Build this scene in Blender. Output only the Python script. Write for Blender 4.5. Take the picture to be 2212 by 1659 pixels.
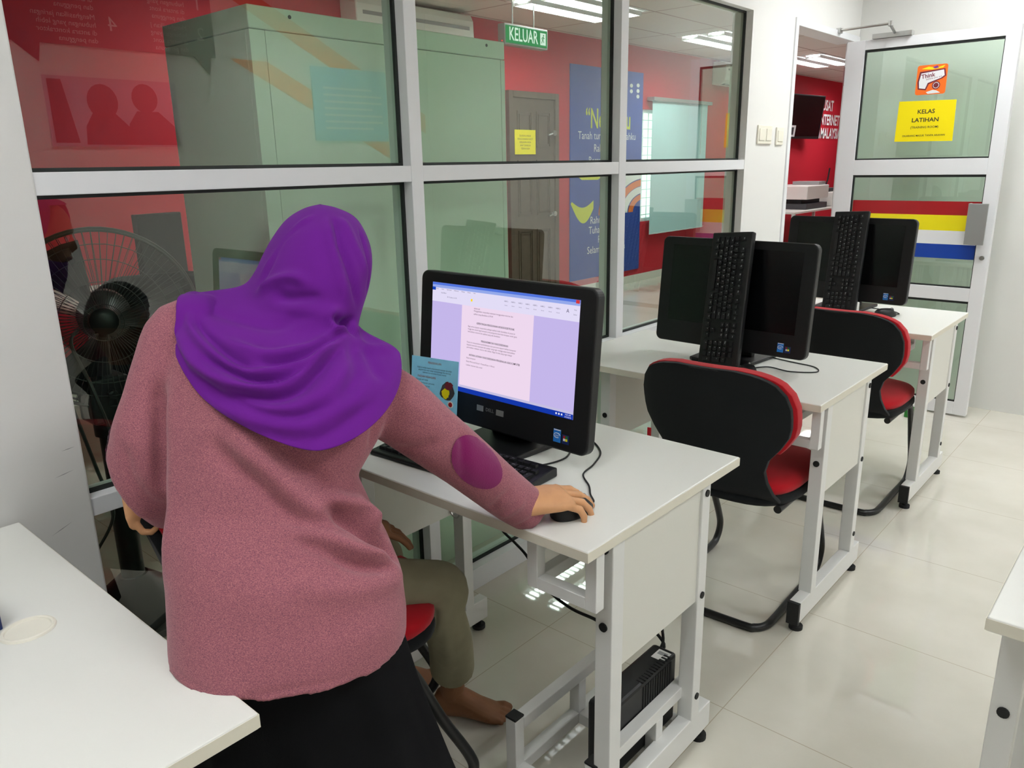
import bpy, bmesh, math, random
from mathutils import Vector as V, Matrix as M4, noise as mnoise
from mathutils.bvhtree import BVHTree
PI = math.pi
R = math.radians
for o in list(bpy.data.objects):
    bpy.data.objects.remove(o, do_unlink=True)
SC = bpy.context.scene
C = SC.collection
# ---------------------------------------------------------------- camera
cd = bpy.data.cameras.new('camera')
cam = bpy.data.objects.new('camera', cd)
C.objects.link(cam)
SC.camera = cam
cd.sensor_fit = 'HORIZONTAL'
cd.sensor_width = 36.0
cd.lens = 36.0 * 1683.09 / 2212.0
cd.clip_start = 0.02
cam.matrix_world = M4((
    (0.75228378, -0.16548259, 0.6377183, 1.70863876),
    (0.65859038, 0.21548259, -0.72098957, -1.40117892),
    (-0.01810597, 0.9623839, 0.2710893, 1.42090451),
    (0, 0, 0, 1)))
# ---------------------------------------------------------------- world, exposure
w = bpy.data.worlds.new('world')
SC.world = w
w.use_nodes = True
bg = w.node_tree.nodes['Background']
bg.inputs[0].default_value = (0.9, 0.96, 1.0, 1)
bg.inputs[1].default_value = 3.0
SC.view_settings.view_transform = 'Standard'
SC.view_settings.look = 'None'
SC.view_settings.gamma = 1.0
SC.view_settings.use_curve_mapping = False
SC.view_settings.exposure = 0.0
TUBE_A = 38.0      # fluorescent tubes, training room
TUBE_B = 44.0      # fluorescent tubes, reception room
# ---------------------------------------------------------------- materials
def srgb(r, g, b):
    def f(c):
        c /= 255.0
        return c / 12.92 if c <= 0.04045 else ((c + 0.055) / 1.055) ** 2.4
    return (f(r), f(g), f(b), 1)
def mat(name, col, rough=0.5, metal=0.0, bump=0.0, bscale=200, var=0.0, vscale=8, spec=0.5, sheen=0.0, coat=0.0):
    m = bpy.data.materials.new(name)
    m.use_nodes = True
    nt = m.node_tree
    p = nt.nodes['Principled BSDF']
    p.inputs['Base Color'].default_value = col
    p.inputs['Roughness'].default_value = rough
    p.inputs['Metallic'].default_value = metal
    p.inputs['Specular IOR Level'].default_value = spec
    p.inputs['Sheen Weight'].default_value = sheen
    p.inputs['Coat Weight'].default_value = coat
    tc = nt.nodes.new('ShaderNodeTexCoord')
    if var > 0:
        n = nt.nodes.new('ShaderNodeTexNoise')
        n.inputs['Scale'].default_value = vscale
        n.inputs['Detail'].default_value = 4
        nt.links.new(tc.outputs['Object'], n.inputs['Vector'])
        r = nt.nodes.new('ShaderNodeValToRGB')
        r.color_ramp.elements[0].position = 0.3
        r.color_ramp.elements[1].position = 0.7
        r.color_ramp.elements[0].color = tuple(c * (1 - var) for c in col[:3]) + (1,)
        r.color_ramp.elements[1].color = tuple(min(1, c * (1 + var)) for c in col[:3]) + (1,)
        nt.links.new(n.outputs['Fac'], r.inputs['Fac'])
        nt.links.new(r.outputs['Color'], p.inputs['Base Color'])
    if bump > 0:
        n2 = nt.nodes.new('ShaderNodeTexNoise')
        n2.inputs['Scale'].default_value = bscale
        n2.inputs['Detail'].default_value = 3
        nt.links.new(tc.outputs['Object'], n2.inputs['Vector'])
        b = nt.nodes.new('ShaderNodeBump')
        b.inputs['Strength'].default_value = bump
        b.inputs['Distance'].default_value = 0.002
        nt.links.new(n2.outputs['Fac'], b.inputs['Height'])
        nt.links.new(b.outputs['Normal'], p.inputs['Normal'])
    return m
def emat(name, col, s):
    m = bpy.data.materials.new(name)
    m.use_nodes = True
    nt = m.node_tree
    nt.nodes.remove(nt.nodes['Principled BSDF'])
    e = nt.nodes.new('ShaderNodeEmission')
    e.inputs[0].default_value = col
    e.inputs[1].default_value = s
    nt.links.new(e.outputs[0], nt.nodes['Material Output'].inputs['Surface'])
    return m
def glass_mat(name, tint, refl=2.5):
    m = bpy.data.materials.new(name)
    m.use_nodes = True
    nt = m.node_tree
    nt.nodes.remove(nt.nodes['Principled BSDF'])
    t = nt.nodes.new('ShaderNodeBsdfTransparent')
    t.inputs[0].default_value = tint + (1,)
    g = nt.nodes.new('ShaderNodeBsdfGlossy')
    g.inputs['Roughness'].default_value = 0.0
    g.inputs['Color'].default_value = (0.95, 0.97, 0.95, 1)
    fr = nt.nodes.new('ShaderNodeFresnel')
    fr.inputs['IOR'].default_value = 1.5
    geo = nt.nodes.new('ShaderNodeNewGeometry')
    inv = nt.nodes.new('ShaderNodeMath'); inv.operation = 'SUBTRACT'; inv.inputs[0].default_value = 1.0
    nt.links.new(geo.outputs['Backfacing'], inv.inputs[1])
    mu = nt.nodes.new('ShaderNodeMath'); mu.operation = 'MULTIPLY'
    nt.links.new(fr.outputs[0], mu.inputs[0]); nt.links.new(inv.outputs[0], mu.inputs[1])
    m2 = nt.nodes.new('ShaderNodeMath'); m2.operation = 'MULTIPLY'; m2.inputs[1].default_value = refl; m2.use_clamp = True
    nt.links.new(mu.outputs[0], m2.inputs[0])
    mx = nt.nodes.new('ShaderNodeMixShader')
    nt.links.new(m2.outputs[0], mx.inputs[0])
    nt.links.new(t.outputs[0], mx.inputs[1]); nt.links.new(g.outputs[0], mx.inputs[2])
    nt.links.new(mx.outputs[0], nt.nodes['Material Output'].inputs['Surface'])
    return m
def tile_mat():
    # cream polished porcelain, 60 cm tiles laid on the world grid
    m = mat('floor_tile', srgb(214, 210, 196), 0.022, spec=0.6)
    nt = m.node_tree; p = nt.nodes['Principled BSDF']
    tc = nt.nodes.new('ShaderNodeTexCoord')
    sep = nt.nodes.new('ShaderNodeSeparateXYZ')
    nt.links.new(tc.outputs['Object'], sep.inputs[0])
    outs = []
    for ax, off in (('X', 0.941), ('Y', 0.301)):
        s = nt.nodes.new('ShaderNodeMath'); s.operation = 'SUBTRACT'; s.inputs[1].default_value = off - 60.2
        nt.links.new(sep.outputs[ax], s.inputs[0])
        d = nt.nodes.new('ShaderNodeMath'); d.operation = 'PINGPONG'; d.inputs[1].default_value = 0.301
        nt.links.new(s.outputs[0], d.inputs[0])
        outs.append(d)
    mn = nt.nodes.new('ShaderNodeMath'); mn.operation = 'MINIMUM'
    nt.links.new(outs[0].outputs[0], mn.inputs[0]); nt.links.new(outs[1].outputs[0], mn.inputs[1])
    lt = nt.nodes.new('ShaderNodeMath'); lt.operation = 'LESS_THAN'; lt.inputs[1].default_value = 0.0013
    nt.links.new(mn.outputs[0], lt.inputs[0])
    n = nt.nodes.new('ShaderNodeTexNoise'); n.inputs['Scale'].default_value = 3.0; n.inputs['Detail'].default_value = 6
    nt.links.new(tc.outputs['Object'], n.inputs['Vector'])
    cr = nt.nodes.new('ShaderNodeValToRGB')
    cr.color_ramp.elements[0].position = 0.35; cr.color_ramp.elements[1].position = 0.7
    cr.color_ramp.elements[0].color = srgb(212, 208, 194); cr.color_ramp.elements[1].color = srgb(224, 220, 208)
    nt.links.new(n.outputs['Fac'], cr.inputs['Fac'])
    mx = nt.nodes.new('ShaderNodeMix'); mx.data_type = 'RGBA'
    nt.links.new(lt.outputs[0], mx.inputs['Factor'])
    nt.links.new(cr.outputs[0], mx.inputs[6]); mx.inputs[7].default_value = srgb(188, 178, 158)
    nt.links.new(mx.outputs[2], p.inputs['Base Color'])
    return m
def plaster_mat():
    m = mat('rough_white_plaster', srgb(226, 225, 222), 0.75, bump=0.25, bscale=14, spec=0.2)
    return m
def heather(name, c1, c2, c3):
    m = mat(name, c2, 0.95, spec=0.1, sheen=0.15)
    nt = m.node_tree; p = nt.nodes['Principled BSDF']
    tc = nt.nodes.new('ShaderNodeTexCoord')
    mp = nt.nodes.new('ShaderNodeMapping'); mp.inputs['Scale'].default_value = (1, 1, 1.8)
    nt.links.new(tc.outputs['Object'], mp.inputs[0])
    n = nt.nodes.new('ShaderNodeTexNoise'); n.inputs['Scale'].default_value = 520; n.inputs['Detail'].default_value = 3; n.inputs['Roughness'].default_value = 0.7
    nt.links.new(mp.outputs[0], n.inputs['Vector'])
    cr = nt.nodes.new('ShaderNodeValToRGB')
    e = cr.color_ramp.elements
    e[0].position = 0.33; e[0].color = c1
    e[1].position = 0.68; e[1].color = c3
    k = e.new(0.5); k.color = c2
    nt.links.new(n.outputs['Fac'], cr.inputs[0]); nt.links.new(cr.outputs[0], p.inputs['Base Color'])
    b = nt.nodes.new('ShaderNodeBump'); b.inputs['Strength'].default_value = 0.25; b.inputs['Distance'].default_value = 0.001
    nt.links.new(n.outputs['Fac'], b.inputs['Height']); nt.links.new(b.outputs[0], p.inputs['Normal'])
    return m
MT = {}
MT['floor'] = tile_mat()
MT['wall'] = mat('white_wall_paint', srgb(232, 231, 227), 0.7, bump=0.06, bscale=60, spec=0.25)
MT['plaster'] = plaster_mat()
MT['red_wall'] = mat('red_wall_paint', srgb(188, 32, 48), 0.6, bump=0.05, bscale=60, spec=0.3)
MT['ceil'] = mat('ceiling_board', srgb(226, 222, 216), 0.9, bump=0.1, bscale=150, spec=0.1)
MT['alu'] = mat('white_coated_aluminium', srgb(235, 236, 238), 0.35, spec=0.4)
MT['gasket'] = mat('black_rubber_gasket', srgb(24, 30, 28), 0.6)
MT['glass'] = glass_mat('green_tinted_glass', (0.858, 0.942, 0.880))
MT['desk'] = mat('white_laminate', srgb(232, 232, 226), 0.32, spec=0.35, bump=0.03, bscale=400)
MT['edge'] = mat('cream_edge_band', srgb(225, 220, 203), 0.45)
MT['panel'] = mat('white_side_board', srgb(226, 225, 216), 0.5)
MT['steel'] = mat('white_powder_coat', srgb(229, 229, 226), 0.38)
MT['black'] = mat('black_plastic', srgb(22, 23, 24), 0.42, bump=0.05, bscale=900, spec=0.35)
MT['key'] = mat('black_key_plastic', srgb(27, 28, 29), 0.5, spec=0.35)
MT['screen_off'] = mat('dark_glossy_screen', srgb(8, 9, 10), 0.22, spec=0.5)
MT['legend'] = mat('grey_white_print', srgb(205, 208, 210), 0.6)
MT['rubber'] = mat('black_rubber', srgb(18, 19, 20), 0.7)
MT['bfabric'] = mat('black_chair_fabric', srgb(27, 29, 30), 0.95, bump=0.35, bscale=700, spec=0.15, sheen=0.1)
MT['rfabric'] = mat('red_chair_fabric', srgb(176, 14, 28), 0.9, bump=0.35, bscale=700, spec=0.2, sheen=0.15)
MT['btube'] = mat('black_painted_tube', srgb(20, 21, 22), 0.35, spec=0.5)
MT['chrome'] = mat('brushed_metal', srgb(190, 190, 188), 0.3, metal=1.0)
MT['cab'] = mat('pale_grey_steel', srgb(218, 228, 214), 0.45, spec=0.35)
MT['brown'] = mat('brown_painted_wood', srgb(92, 78, 66), 0.5, var=0.12, vscale=12)
MT['white_pl'] = mat('white_plastic', srgb(236, 235, 230), 0.4)
MT['cream_pl'] = mat('cream_plastic', srgb(238, 234, 220), 0.4)
MT['yellow'] = mat('yellow_paper', srgb(247, 226, 24), 0.8, spec=0.15)
MT['ink'] = mat('black_ink', srgb(45, 42, 30), 0.8)
MT['skin'] = mat('tan_skin', srgb(205, 152, 108), 0.5, var=0.06, vscale=40, bump=0.08, bscale=500, spec=0.35)
MT['dskin'] = mat('brown_skin', srgb(136, 92, 62), 0.55, var=0.08, vscale=30, bump=0.1, bscale=400, spec=0.3)
MT['lip'] = mat('rose_lips', srgb(164, 88, 82), 0.45)
MT['nail'] = mat('finger_nail', srgb(222, 178, 150), 0.3)
MT['tunic'] = heather('dusty_pink_heather_jersey', srgb(112, 70, 86), srgb(152, 92, 103), srgb(180, 117, 119))
MT['patch'] = mat('magenta_suede', srgb(118, 22, 84), 0.95, bump=0.3, bscale=500, spec=0.1, sheen=0.3)
MT['hijab'] = mat('violet_crepe', srgb(102, 28, 134), 0.85, bump=0.15, bscale=900, spec=0.10, sheen=0.06)
MT['skirt'] = mat('black_skirt_cloth', srgb(20, 20, 22), 0.95, bump=0.2, bscale=600, spec=0.1)
MT['khaki'] = mat('olive_khaki_twill', srgb(146, 140, 116), 0.9, bump=0.2, bscale=700, var=0.06, vscale=25, spec=0.15)
MT['shirt'] = mat('charcoal_shirt_cloth', srgb(52, 54, 58), 0.9, spec=0.15)
MT['hair'] = mat('black_hair', srgb(20, 17, 15), 0.6, bump=0.5, bscale=160)
MT['blue_bn'] = mat('blue_banner_vinyl', srgb(42, 74, 158), 0.5, spec=0.3)
MT['lime'] = mat('lime_yellow_print', srgb(214, 220, 40), 0.6)
MT['wprint'] = mat('white_print', srgb(240, 240, 238), 0.6)
MT['oprint'] = mat('orange_print', srgb(232, 120, 52), 0.6)
MT['green_sign'] = emat('lit_green_sign', srgb(20, 150, 80), 0.9)
MT['white_lit'] = emat('lit_white_lettering', srgb(235, 245, 238), 1.1)
MT['alu_grey'] = mat('grey_aluminium', srgb(170, 172, 170), 0.4, metal=0.6)
MT['blind'] = mat('pale_cyan_blind_cloth', srgb(190, 226, 230), 0.8)
MT['red_st'] = mat('red_sticker', srgb(158, 14, 22), 0.4)
MT['yel_st'] = mat('yellow_sticker', srgb(240, 226, 16), 0.4)
MT['wht_st'] = mat('white_sticker', srgb(236, 238, 240), 0.4)
MT['blu_st'] = mat('blue_sticker', srgb(14, 62, 158), 0.4)
MT['org_st'] = mat('orange_sticker', srgb(240, 110, 24), 0.45)
MT['mar_st'] = mat('maroon_print', srgb(112, 28, 44), 0.5)
MT['tube_a'] = emat('fluorescent_tube_daylight', (0.95, 0.985, 1.0, 1), TUBE_A)
MT['tube_c'] = emat('bright_fluorescent_tube', (0.95, 0.985, 1.0, 1), TUBE_A * 1.25)
MT['tube_b'] = emat('fluorescent_tube_reception', (0.96, 0.985, 1.0, 1), TUBE_B)
MT['reflector'] = mat('white_reflector', srgb(240, 240, 240), 0.3)
MT['fan_black'] = mat('black_fan_paint', srgb(26, 30, 30), 0.4)
MT['fan_wire'] = mat('dark_fan_wire', srgb(52, 58, 56), 0.4)
MT['cardboard'] = mat('pinkish_carton', srgb(196, 164, 156), 0.85)
MT['grey_pl'] = mat('grey_plastic', srgb(150, 150, 150), 0.5)
MT['dark_pl'] = mat('dark_grey_plastic', srgb(58, 60, 64), 0.5)
MT['green_pl'] = mat('green_plastic', srgb(30, 120, 40), 0.5)
# ---------------------------------------------------------------- mesh helpers
def BM():
    return bmesh.new()
def box(bm, a, b, mtx=None):
    x0, y0, z0 = a; x1, y1, z1 = b
    vs = [bm.verts.new(p) for p in ((x0,y0,z0),(x1,y0,z0),(x1,y1,z0),(x0,y1,z0),(x0,y0,z1),(x1,y0,z1),(x1,y1,z1),(x0,y1,z1))]
    for f in ((0,3,2,1),(4,5,6,7),(0,1,5,4),(1,2,6,5),(2,3,7,6),(3,0,4,7)):
        bm.faces.new([vs[i] for i in f])
    if mtx is not None:
        for v in vs: v.co = mtx @ v.co
    return vs
def cbox(bm, c, s, mtx=None):
    c = V(c); h = V(s) / 2
    return box(bm, c - h, c + h, mtx)
def frame_axes(d):
    d = d.normalized()
    a = V((0, 0, 1)) if abs(d.z) < 0.9 else V((1, 0, 0))
    x = a.cross(d).normalized()
    return x, d.cross(x)
def tube(bm, pts, r, n=10, cap=True, closed=False):
    pts = [V(p) for p in pts]
    rs = r if isinstance(r, (list, tuple)) else [r] * len(pts)
    N = len(pts); rings = []
    pd = None; x = None
    for i, p in enumerate(pts):
        if closed:
            d = (pts[(i + 1) % N] - pts[i - 1]).normalized()
        else:
            d = (pts[min(i + 1, N - 1)] - pts[max(i - 1, 0)]).normalized()
        if pd is None: x, y = frame_axes(d)
        else:
            q = pd.rotation_difference(d); x = (q @ x); x = (x - d * x.dot(d)).normalized()
        y = d.cross(x); pd = d
        rings.append([bm.verts.new(p + (x * math.cos(2*PI*k/n) + y * math.sin(2*PI*k/n)) * rs[i]) for k in range(n)])
    for i in range(N if closed else N - 1):
        a, b = rings[i], rings[(i + 1) % N]
        for k in range(n):
            bm.faces.new((a[k], a[(k+1) % n], b[(k+1) % n], b[k]))
    if cap and not closed:
        bm.faces.new(rings[0][::-1]); bm.faces.new(rings[-1])
def smooth_path(pts, sub=6, closed=False):
    pts = [V(p) for p in pts]; out = []; N = len(pts)
    rng = range(N) if closed else range(N - 1)
    for i in rng:
        p0 = pts[i-1] if (closed or i > 0) else pts[0]
        p1 = pts[i]; p2 = pts[(i+1) % N]
        p3 = pts[(i+2) % N] if (closed or i + 2 < N) else pts[-1]
        for k in range(sub):
            t = k / sub
            out.append(0.5 * ((2*p1) + (p2-p0)*t + (2*p0-5*p1+4*p2-p3)*t*t + (3*p1-p0-3*p2+p3)*t**3))
    if not closed: out.append(pts[-1])
    return out
def cyl(bm, p0, p1, r, n=16, r2=None):
    tube(bm, [p0, p1], [r, r if r2 is None else r2], n)
def loft(bm, rings, cap=True):
    rs = [[bm.verts.new(p) for p in ring] for ring in rings]
    n = len(rs[0])
    for a, b in zip(rs, rs[1:]):
        for k in range(n):
            bm.faces.new((a[k], a[(k+1) % n], b[(k+1) % n], b[k]))
    if cap:
        bm.faces.new(rs[0][::-1]); bm.faces.new(rs[-1])
    return rs
def prism(bm, poly, o, X, Y, t, n=None):
    # polygon in the X,Y plane at o, thickness t along X x Y
    o = V(o); X = V(X); Y = V(Y); N = X.cross(Y).normalized() if n is None else V(n)
    a = [bm.verts.new(o + X*p[0] + Y*p[1]) for p in poly]
    b = [bm.verts.new(o + X*p[0] + Y*p[1] + N*t) for p in poly]
    k = len(a)
    try:
        bm.faces.new(a[::-1]); bm.faces.new(b)
    except ValueError: pass
    for i in range(k):
        bm.faces.new((a[i], a[(i+1) % k], b[(i+1) % k], b[i]))
def rrect(w, h, r, n=5, cx=0, cy=0):
    out = []
    for sx, sy, a0 in ((1,1,0),(-1,1,90),(-1,-1,180),(1,-1,270)):
        for k in range(n + 1):
            a = R(a0 + 90*k/n)
            out.append((cx + sx*(w/2-r) + r*math.cos(a), cy + sy*(h/2-r) + r*math.sin(a)))
    return out
def circ(r, n=24, cx=0, cy=0, ry=None):
    return [(cx + r*math.cos(2*PI*k/n), cy + (r if ry is None else ry)*math.sin(2*PI*k/n)) for k in range(n)]
def text(bm, s, size, o, X=(1,0,0), Y=(0,0,1), align='CENTER', t=0.0004, sx=1.0, bold=0.0, res=2, n=None):
    cu = bpy.data.curves.new('tmp', 'FONT')
    cu.body = s; cu.size = size; cu.align_x = align; cu.align_y = 'CENTER'; cu.resolution_u = res
    cu.offset = bold; cu.fill_mode = 'FRONT'
    ob = bpy.data.objects.new('tmp', cu); C.objects.link(ob)
    dg = bpy.context.evaluated_depsgraph_get()
    me = bpy.data.meshes.new_from_object(ob.evaluated_get(dg))
    bpy.data.objects.remove(ob); bpy.data.curves.remove(cu)
    X = V(X).normalized(); Y = V(Y).normalized(); N = X.cross(Y)
    o = V(o)
    vs = [bm.verts.new(o + X*v.co.x*sx + Y*v.co.y + N*t) for v in me.vertices]
    for f in me.polygons:
        try: bm.faces.new([vs[i] for i in f.vertices])
        except ValueError: pass
    bpy.data.meshes.remove(me)
def obj(name, bm, m, parent=None, smooth=False, bevel=0.0, seg=2, label=None, kind=None, recalc=True):
    me = bpy.data.meshes.new(name)
    if recalc: bmesh.ops.recalc_face_normals(bm, faces=bm.faces)
    if parent is not None and parent.get('_loc'):
        L = V(parent['_loc'])
        for v in bm.verts: v.co -= L
    bm.to_mesh(me); bm.free()
    ms = m if isinstance(m, (list, tuple)) else [m]
    for q in ms: me.materials.append(MT[q] if isinstance(q, str) else q)
    o = bpy.data.objects.new(name, me); C.objects.link(o)
    if smooth:
        for p in me.polygons: p.use_smooth = True
        if smooth != 'all':
            try: me.set_sharp_from_angle(angle=R(38))
            except Exception: pass
    if bevel > 0:
        b = o.modifiers.new('bevel', 'BEVEL'); b.width = bevel; b.segments = seg; b.limit_method = 'ANGLE'; b.angle_limit = R(40)
        b.harden_normals = False
    # a part hangs on its thing; a sub-part is stored relative to the same origin
    if parent is not None:
        o.parent = parent
        if parent.type != 'EMPTY' and parent.get('_loc'): pass
    if label: o['label'] = label
    if kind: o['kind'] = kind
    return o
def thing(name, label, cat, loc=(0, 0, 0), group=None):
    # an Empty at the base of the thing; parts are given in world coordinates and stored relative to it
    e = bpy.data.objects.new(name, None); C.objects.link(e)
    e.empty_display_size = 0.1
    e.location = loc; e['label'] = label; e['category'] = cat
    if any(abs(c) > 1e-9 for c in loc): e['_loc'] = list(loc)
    if group: e['group'] = group
    return e
def sub(name, bm, m, parent, **k):
    # sub-part: parent is a part mesh whose own thing may have a base point
    root = parent.parent
    if root is not None and root.get('_loc'):
        L = V(root['_loc'])
        for v in bm.verts: v.co -= L
    return obj(name, bm, m, parent, **k)
def tag(o, label, cat, group=None):
    o['label'] = label; o['category'] = cat
    if group: o['group'] = group
    return o
def struct(name, bm, m, **k):
    return obj(name, bm, m, None, kind='structure', **k)
def dup(root, loc, rotz=0, label=None, group=None, scale=None, skip=()):
    r = root.copy(); C.objects.link(r); r.location = loc; r.rotation_euler = (0, 0, rotz)
    if label: r['label'] = label
    if group: r['group'] = group
    if scale: r.scale = scale
    def rec(src, dst):
        for ch in list(src.children):
            if ch.name.split('.')[0] in skip: continue
            c = ch.copy(); C.objects.link(c); c.parent = dst
            rec(ch, c)
    rec(root, r)
    return r
def remesh(bm, voxel, smooth_it=4, fac=0.5):
    # fuse overlapping closed shells into one continuous skin
    me = bpy.data.meshes.new('tmp'); bmesh.ops.recalc_face_normals(bm, faces=bm.faces); bm.to_mesh(me); bm.free()
    o = bpy.data.objects.new('tmp', me); C.objects.link(o)
    r = o.modifiers.new('r', 'REMESH'); r.mode = 'VOXEL'; r.voxel_size = voxel
    if smooth_it:
        s = o.modifiers.new('s', 'SMOOTH'); s.factor = fac; s.iterations = smooth_it
    dg = bpy.context.evaluated_depsgraph_get()
    m2 = bpy.data.meshes.new_from_object(o.evaluated_get(dg))
    bpy.data.objects.remove(o); bpy.data.meshes.remove(me)
    out = bmesh.new(); out.from_mesh(m2); bpy.data.meshes.remove(m2)
    return out
def subdivide(bm, it=1):
    me = bpy.data.meshes.new('tmp'); bm.to_mesh(me); bm.free()
    o = bpy.data.objects.new('tmp', me); C.objects.link(o)
    s = o.modifiers.new('s', 'SUBSURF'); s.levels = it; s.render_levels = it
    dg = bpy.context.evaluated_depsgraph_get()
    m2 = bpy.data.meshes.new_from_object(o.evaluated_get(dg))
    bpy.data.objects.remove(o); bpy.data.meshes.remove(me)
    out = bmesh.new(); out.from_mesh(m2); bpy.data.meshes.remove(m2)
    return out
def folds(bm, lines):
    # cloth folds: each line is (points near the surface, height, width); ridges are positive, valleys negative
    bm.normal_update(); bm.verts.ensure_lookup_table()
    tree = BVHTree.FromBMesh(bm)
    disp = [0.0] * len(bm.verts)
    nrm = [v.normal.copy() for v in bm.verts]
    from mathutils.kdtree import KDTree
    kd = KDTree(len(bm.verts))
    for i, v in enumerate(bm.verts): kd.insert(v.co, i)
    kd.balance()
    for pts, amp, wid in lines:
        path = smooth_path(pts, 14)
        best = {}
        n = len(path)
        for j, p in enumerate(path):
            s = tree.find_nearest(p)[0]
            t = j / (n - 1)
            env = min(1.0, t * 5 + 0.15, (1 - t) * 5 + 0.15)
            for co, i, d in kd.find_range(s, wid * 2.2):
                h = math.exp(-(d / wid) ** 2) * env
                if h > best.get(i, 0): best[i] = h
        for i, h in best.items(): disp[i] += amp * h
    for i, v in enumerate(bm.verts): v.co += nrm[i] * disp[i]
def slerp_ring(L, Rr, Bk, n=48, front=0.85, pw=2.0, drop=0.0):
    # closed ring through left, right and back points; the front mirrors the back
    L, Rr, Bk = V(L), V(Rr), V(Bk)
    c = (L + Rr) / 2; A = (Rr - L) / 2; B = Bk - c
    Fv = V((-B.x, -B.y, -drop)) * front
    out = []
    for k in range(n):
        a = 2 * PI * k / n
        ca, sa = math.cos(a), math.sin(a)
        ca = math.copysign(abs(ca) ** (2 / pw), ca); sa = math.copysign(abs(sa) ** (2 / pw), sa)
        out.append(c + A * ca + (B * sa if sa > 0 else Fv * -sa))
    return out
# ================================================================= SETTING
bm = BM(); box(bm, (-3.7, -4.1, -0.1), (4.2, 15.2, 0)); struct('floor', bm, 'floor')
bm = BM(); box(bm, (-3.7, -4.1, 2.69), (4.2, 15.2, 2.8))
def ceil_mat():
    m = mat('ceiling_board_grid', srgb(224, 216, 208), 0.9, spec=0.1)
    nt = m.node_tree; p = nt.nodes['Principled BSDF']
    tc = nt.nodes.new('ShaderNodeTexCoord'); sep = nt.nodes.new('ShaderNodeSeparateXYZ')
    nt.links.new(tc.outputs['Object'], sep.inputs[0]); ds = []
    for ax, off, h in (('X', -2.85, 0.3), ('Y', 3.86, 0.6)):
        s = nt.nodes.new('ShaderNodeMath'); s.operation = 'SUBTRACT'; s.inputs[1].default_value = off - 60
        d = nt.nodes.new('ShaderNodeMath'); d.operation = 'PINGPONG'; d.inputs[1].default_value = h
        nt.links.new(sep.outputs[ax], s.inputs[0]); nt.links.new(s.outputs[0], d.inputs[0]); ds.append(d)
    mn = nt.nodes.new('ShaderNodeMath'); mn.operation = 'MINIMUM'
    nt.links.new(ds[0].outputs[0], mn.inputs[0]); nt.links.new(ds[1].outputs[0], mn.inputs[1])
    lt = nt.nodes.new('ShaderNodeMath'); lt.operation = 'LESS_THAN'; lt.inputs[1].default_value = 0.011
    nt.links.new(mn.outputs[0], lt.inputs[0])
    mx = nt.nodes.new('ShaderNodeMix'); mx.data_type = 'RGBA'
    nt.links.new(lt.outputs[0], mx.inputs['Factor'])
    mx.inputs[6].default_value = srgb(224, 216, 208); mx.inputs[7].default_value = srgb(176, 158, 148)
    nt.links.new(mx.outputs[2], p.inputs['Base Color'])
    return m
struct('ceiling', bm, ceil_mat())
# partition wall (x = 0 is its face towards the training room)
G0, G1, GT = -0.844, 2.233, 2.075
D0, D1, DT = 2.744, 3.60, 2.07
bm = BM(); box(bm, (-0.12, -3.89, 0), (0.006, G0, 2.69)); wl_ = struct('wall_left', bm, 'plaster', bevel=0.004)
for (ya, za), (yb, zb) in (((-0.930, 0.694), (-0.888, 0.711)), ((-0.905, 0.815), (-0.868, 0.822)), ((-0.884, 0.868), (-0.858, 0.871))):
    bm = BM(); prism(bm, [(ya, za), ((ya+yb)/2, (za+zb)/2 - .001), (yb, zb), ((ya+yb)/2, (za+zb)/2 + .0005)], (0.0058, 0, 0), (0,1,0), (0,0,1), .0004, n=V((1,0,0)))
    obj('crack', bm, 'grey_pl', wl_, label='fine crack in the plaster')
bm = BM()
box(bm, (-0.1, G0, GT), (0, G1, 2.69)); box(bm, (-0.1, G1, 0), (0, D0 - 0.02, 2.69))
box(bm, (-0.1, D0 - 0.02, DT + 0.015), (0, D1 + 0.02, 2.69)); box(bm, (-0.05, D1 + 0.02, 0), (0, 15, 2.69))
struct('wall_partition', bm, 'wall')
bm = BM(); box(bm, (0, 3.65, 0), (3.7, 3.75, 2.69)); struct('wall_far', bm, 'wall')
bm = BM(); box(bm, (3.6, -3.9, 0), (3.7, 3.65, 2.69)); struct('wall_right', bm, 'wall')
bm = BM(); box(bm, (-3.6, -4.0, 0), (3.7, -3.9, 2.69)); struct('wall_back', bm, 'wall')
# red reception wall with a real window opening behind the blind
WY0, WY1, WZ0, WZ1 = 6.55, 8.30, 0.72, 2.02
bm = BM()
box(bm, (-3.6, -4, 0), (-3.5, WY0, 2.69)); box(bm, (-3.6, WY1, 0), (-3.5, 15, 2.69))
box(bm, (-3.6, WY0, 0), (-3.5, WY1, WZ0)); box(bm, (-3.6, WY0, WZ1), (-3.5, WY1, 2.69))
struct('wall_reception', bm, 'red_wall')
bm = BM(); box(bm, (-3.6, 14.9, 0), (0, 15.0, 2.69)); struct('wall_end', bm, 'red_wall')
bm = BM(); box(bm, (-3.49, -3.89, 0), (-0.13, -3.86, 2.69)); struct('wall_rear', bm, 'red_wall')
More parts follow.
